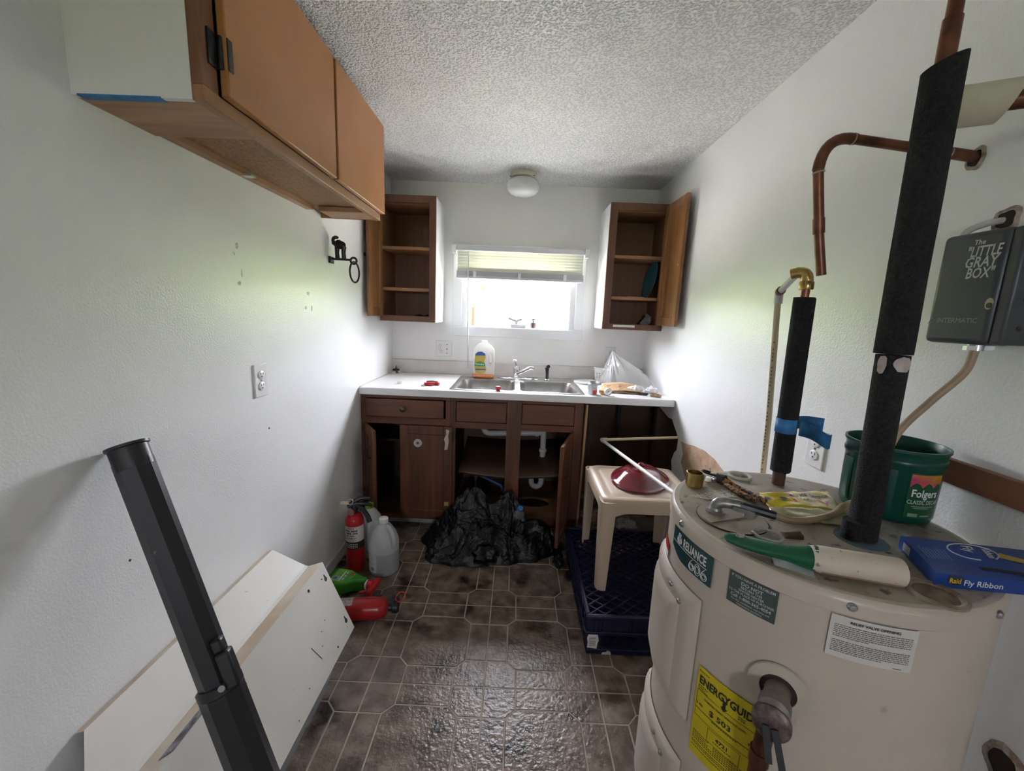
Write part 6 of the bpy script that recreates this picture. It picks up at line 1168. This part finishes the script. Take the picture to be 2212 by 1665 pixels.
# coffee can
def can():
    cx, cy = 0.800, 0.832; t = thing('coffee_can', 'green plastic coffee can without lid on the heater top', 'can', (cx,cy,HT))
    CG = mat('can_green',(0.003,0.062,0.040),0.32)
    zb = HZ; pr = [(0.066,zb),(0.073,zb+0.004),(0.076,zb+0.012),(0.078,zb+0.115),(0.081,zb+0.122),(0.081,zb+0.128),(0.079,zb+0.131),(0.080,zb+0.142),(0.083,zb+0.146),(0.083,zb+0.151),(0.079,zb+0.151),(0.077,zb+0.142),(0.074,zb+0.118),(0.073,zb+0.012),(0.001,zb+0.010)]
    MB().lathe(pr,(cx,cy,0),n=56,caps=False).build('can_body', CG, t)
    def cp(a, z, r=0.0785): return Vector((cx+r*math.cos(R(a)), cy+r*math.sin(R(a)), zb+z))
    def rr(z): return 0.0766+0.0019*z/0.115+0.0004
    lb = MB().grid(lambda u, v: cp(249+46*u, 0.018+0.092*v, rr(0.018+0.092*v)), 14, 4).build('label', mat('can_label',(0.006,0.085,0.030),0.35), t)
    sky = MB().grid(lambda u, v: cp(250+44*u, (0.080+0.010*abs(math.sin(u*9)))*(1-v)+0.107*v, rr(0.1)+0.0004), 24, 4); 
    so = sky.build('sunrise_band', mat('sunrise',(0.60,0.34,0.02),0.35,col2=(0.50,0.04,0.10),nscale=9,lo=0.42,hi=0.58), lb, smooth=False)
    MB().text('Folgers', 0.0215, lambda u, v: cp(271.5+math.degrees(u/0.078), 0.062+v, rr(0.06)+0.0008), bold=0.022, sx=0.80).build('lettering', LETTERW, lb, smooth=False)
    MB().text('CLASSIC DECAF', 0.0115, lambda u, v: cp(271.5+math.degrees(u/0.078), 0.0475+v, rr(0.05)+0.0008), bold=0.016, sx=0.72).build('lettering', mat('pale_print',(0.55,0.60,0.52),0.5), lb, smooth=False)
    q = MB()
    for a0, a1, z, h in ((256,287,0.0415,0.002),(258,280,0.038,0.002),(254,266,0.021,0.007),(270,284,0.022,0.003)): q.grid(lambda u, v: cp(a0+(a1-a0)*u, z+h*v, rr(z)+0.0008), 8, 1)
    q.build('small_print', mat('dim_print',(0.20,0.32,0.20),0.5), lb, smooth=False)
    for a0, a1 in ((205,235),(150,178)): MB().grid(lambda u, v: cp(a0+(a1-a0)*u, 0.02+0.09*v, rr(0.02+0.09*v)+0.0015*min(1,8*min(u,1-u),8*min(v,1-v))), 16, 12).build('grip_panel', CG, t)
can()
# blue fly ribbon box
def ribbon_box():
    t = thing('ribbon_box', 'flat blue cardboard box on the right edge of the heater top', 'box', (0.77,0.62,HT))
    A = Vector((0.647,0.568,HZ)); B_ = Vector((0.800,0.552,HZ)); C_ = Vector((0.875,0.645,HZ)); D_ = Vector((0.692,0.676,HZ)); h = Vector((0,0,0.022))
    BL = mat('box_blue',(0.008,0.050,0.26),0.3); 
    body = MB().add([A,B_,C_,D_,A+h,B_+h,C_+h,D_+h],[(0,3,2,1),(4,5,6,7),(0,1,5,4),(1,2,6,5),(2,3,7,6),(3,0,4,7)]).build('carton', BL, t, smooth=False)
    u = (B_-A).normalized(); nf = Vector((u.y,-u.x,0)); L = (B_-A).length
    def F(x, z, o=0.0006): return A+u*x+Vector((0,0,z))+nf*o
    MB().text('Fly Ribbon', 0.0125, lambda a, b: F(0.0385+a, 0.006+b), align='LEFT', bold=0.015, sx=1.0).build('lettering', LETTERW, body, smooth=False)
    sh = MB().add([F(0.016,0.019),F(0.0265,0.0205),F(0.037,0.019),F(0.0355,0.008),F(0.0265,0.003),F(0.0175,0.008)],[(0,1,2,3,4,5)]).build('emblem', mat('emblem_dark',(0.03,0.035,0.06),0.3), body, smooth=False)
    MB().text('Raid', 0.0108, lambda a, b: F(0.0265+a, 0.0085+b, 0.0011), bold=0.03, sx=0.85).build('lettering', mat('emblem_yellow',(0.65,0.42,0.02),0.4), sh, smooth=False)
    def T(a, b, o=0.0006): return (A.lerp(B_, a)).lerp(D_.lerp(C_, a), b)+h+Vector((0,0,o))
    q = MB()
    for i in range(8): q.grid(lambda p, r: T(0.10+0.018*i*0.6+0.02*0, 0.42+0.035*i*0.0) if False else T(0.06+i*0.028+0.012*r, 0.38+(0.34-(i*29%9)*0.01)*p), 4, 1)
    q.build('small_print', mat('box_dim_print',(0.16,0.25,0.50),0.4), body, smooth=False)
    MB().tube([T(0.52+0.20*math.cos(R(a)), 0.72+0.24*math.sin(R(a)), 0.0004) for a in range(-40,281,12)],0.0011,5).build('swoosh', mat('box_silver',(0.45,0.50,0.58),0.35), body)
    MB().text('Fly', 0.020, lambda a, b: T(0.46+b/0.16, 0.80-a/0.11), bold=0.02).build('lettering', LETTERW, body, smooth=False); MB().text('Ribbon', 0.016, lambda a, b: T(0.62+b/0.16, 0.74-a/0.11), bold=0.02, sx=0.8).build('lettering', LETTERW, body, smooth=False)
    MB().add([T(0.45,0.28),T(0.68,0.25),T(0.95,0.20),T(0.80,0.12),T(0.70,0.18),T(0.47,0.20)],[(0,1,4,5),(1,2,3,4)]).build('torn_opening', DARKB, body, smooth=False)
    MB().add([T(0.70,0.62),T(0.92,0.50),T(0.95,0.62),T(0.74,0.78)],[(0,1,2,3)]).build('yellow_mark', mat('box_yellow',(0.50,0.36,0.04),0.4), body, smooth=False)
    w = (D_-A).normalized(); nl = Vector((-w.y,w.x,0)); MB().add([A+w*0.078+nl*0.0006+Vector((0,0,0.004)),A+w*0.102+nl*0.0006+Vector((0,0,0.004)),A+w*0.102+nl*0.0006+Vector((0,0,0.018)),A+w*0.078+nl*0.0006+Vector((0,0,0.018))],[(0,1,2,3)]).build('barcode_patch', mat('barcode',(0.55,0.55,0.55),0.4), body, smooth=False)
ribbon_box()
# wooden rail on the right wall
tag(B(XR-0.018, XR-0.0005, -0.4, 0.90, 0.997, 1.046).build('wall_rail', wood('rail_wood',(0.30,0.14,0.075),(0.22,0.095,0.05),'y',0.5), bevel=0.002), 'brown wooden rail on the right wall behind the coffee can', 'rail')
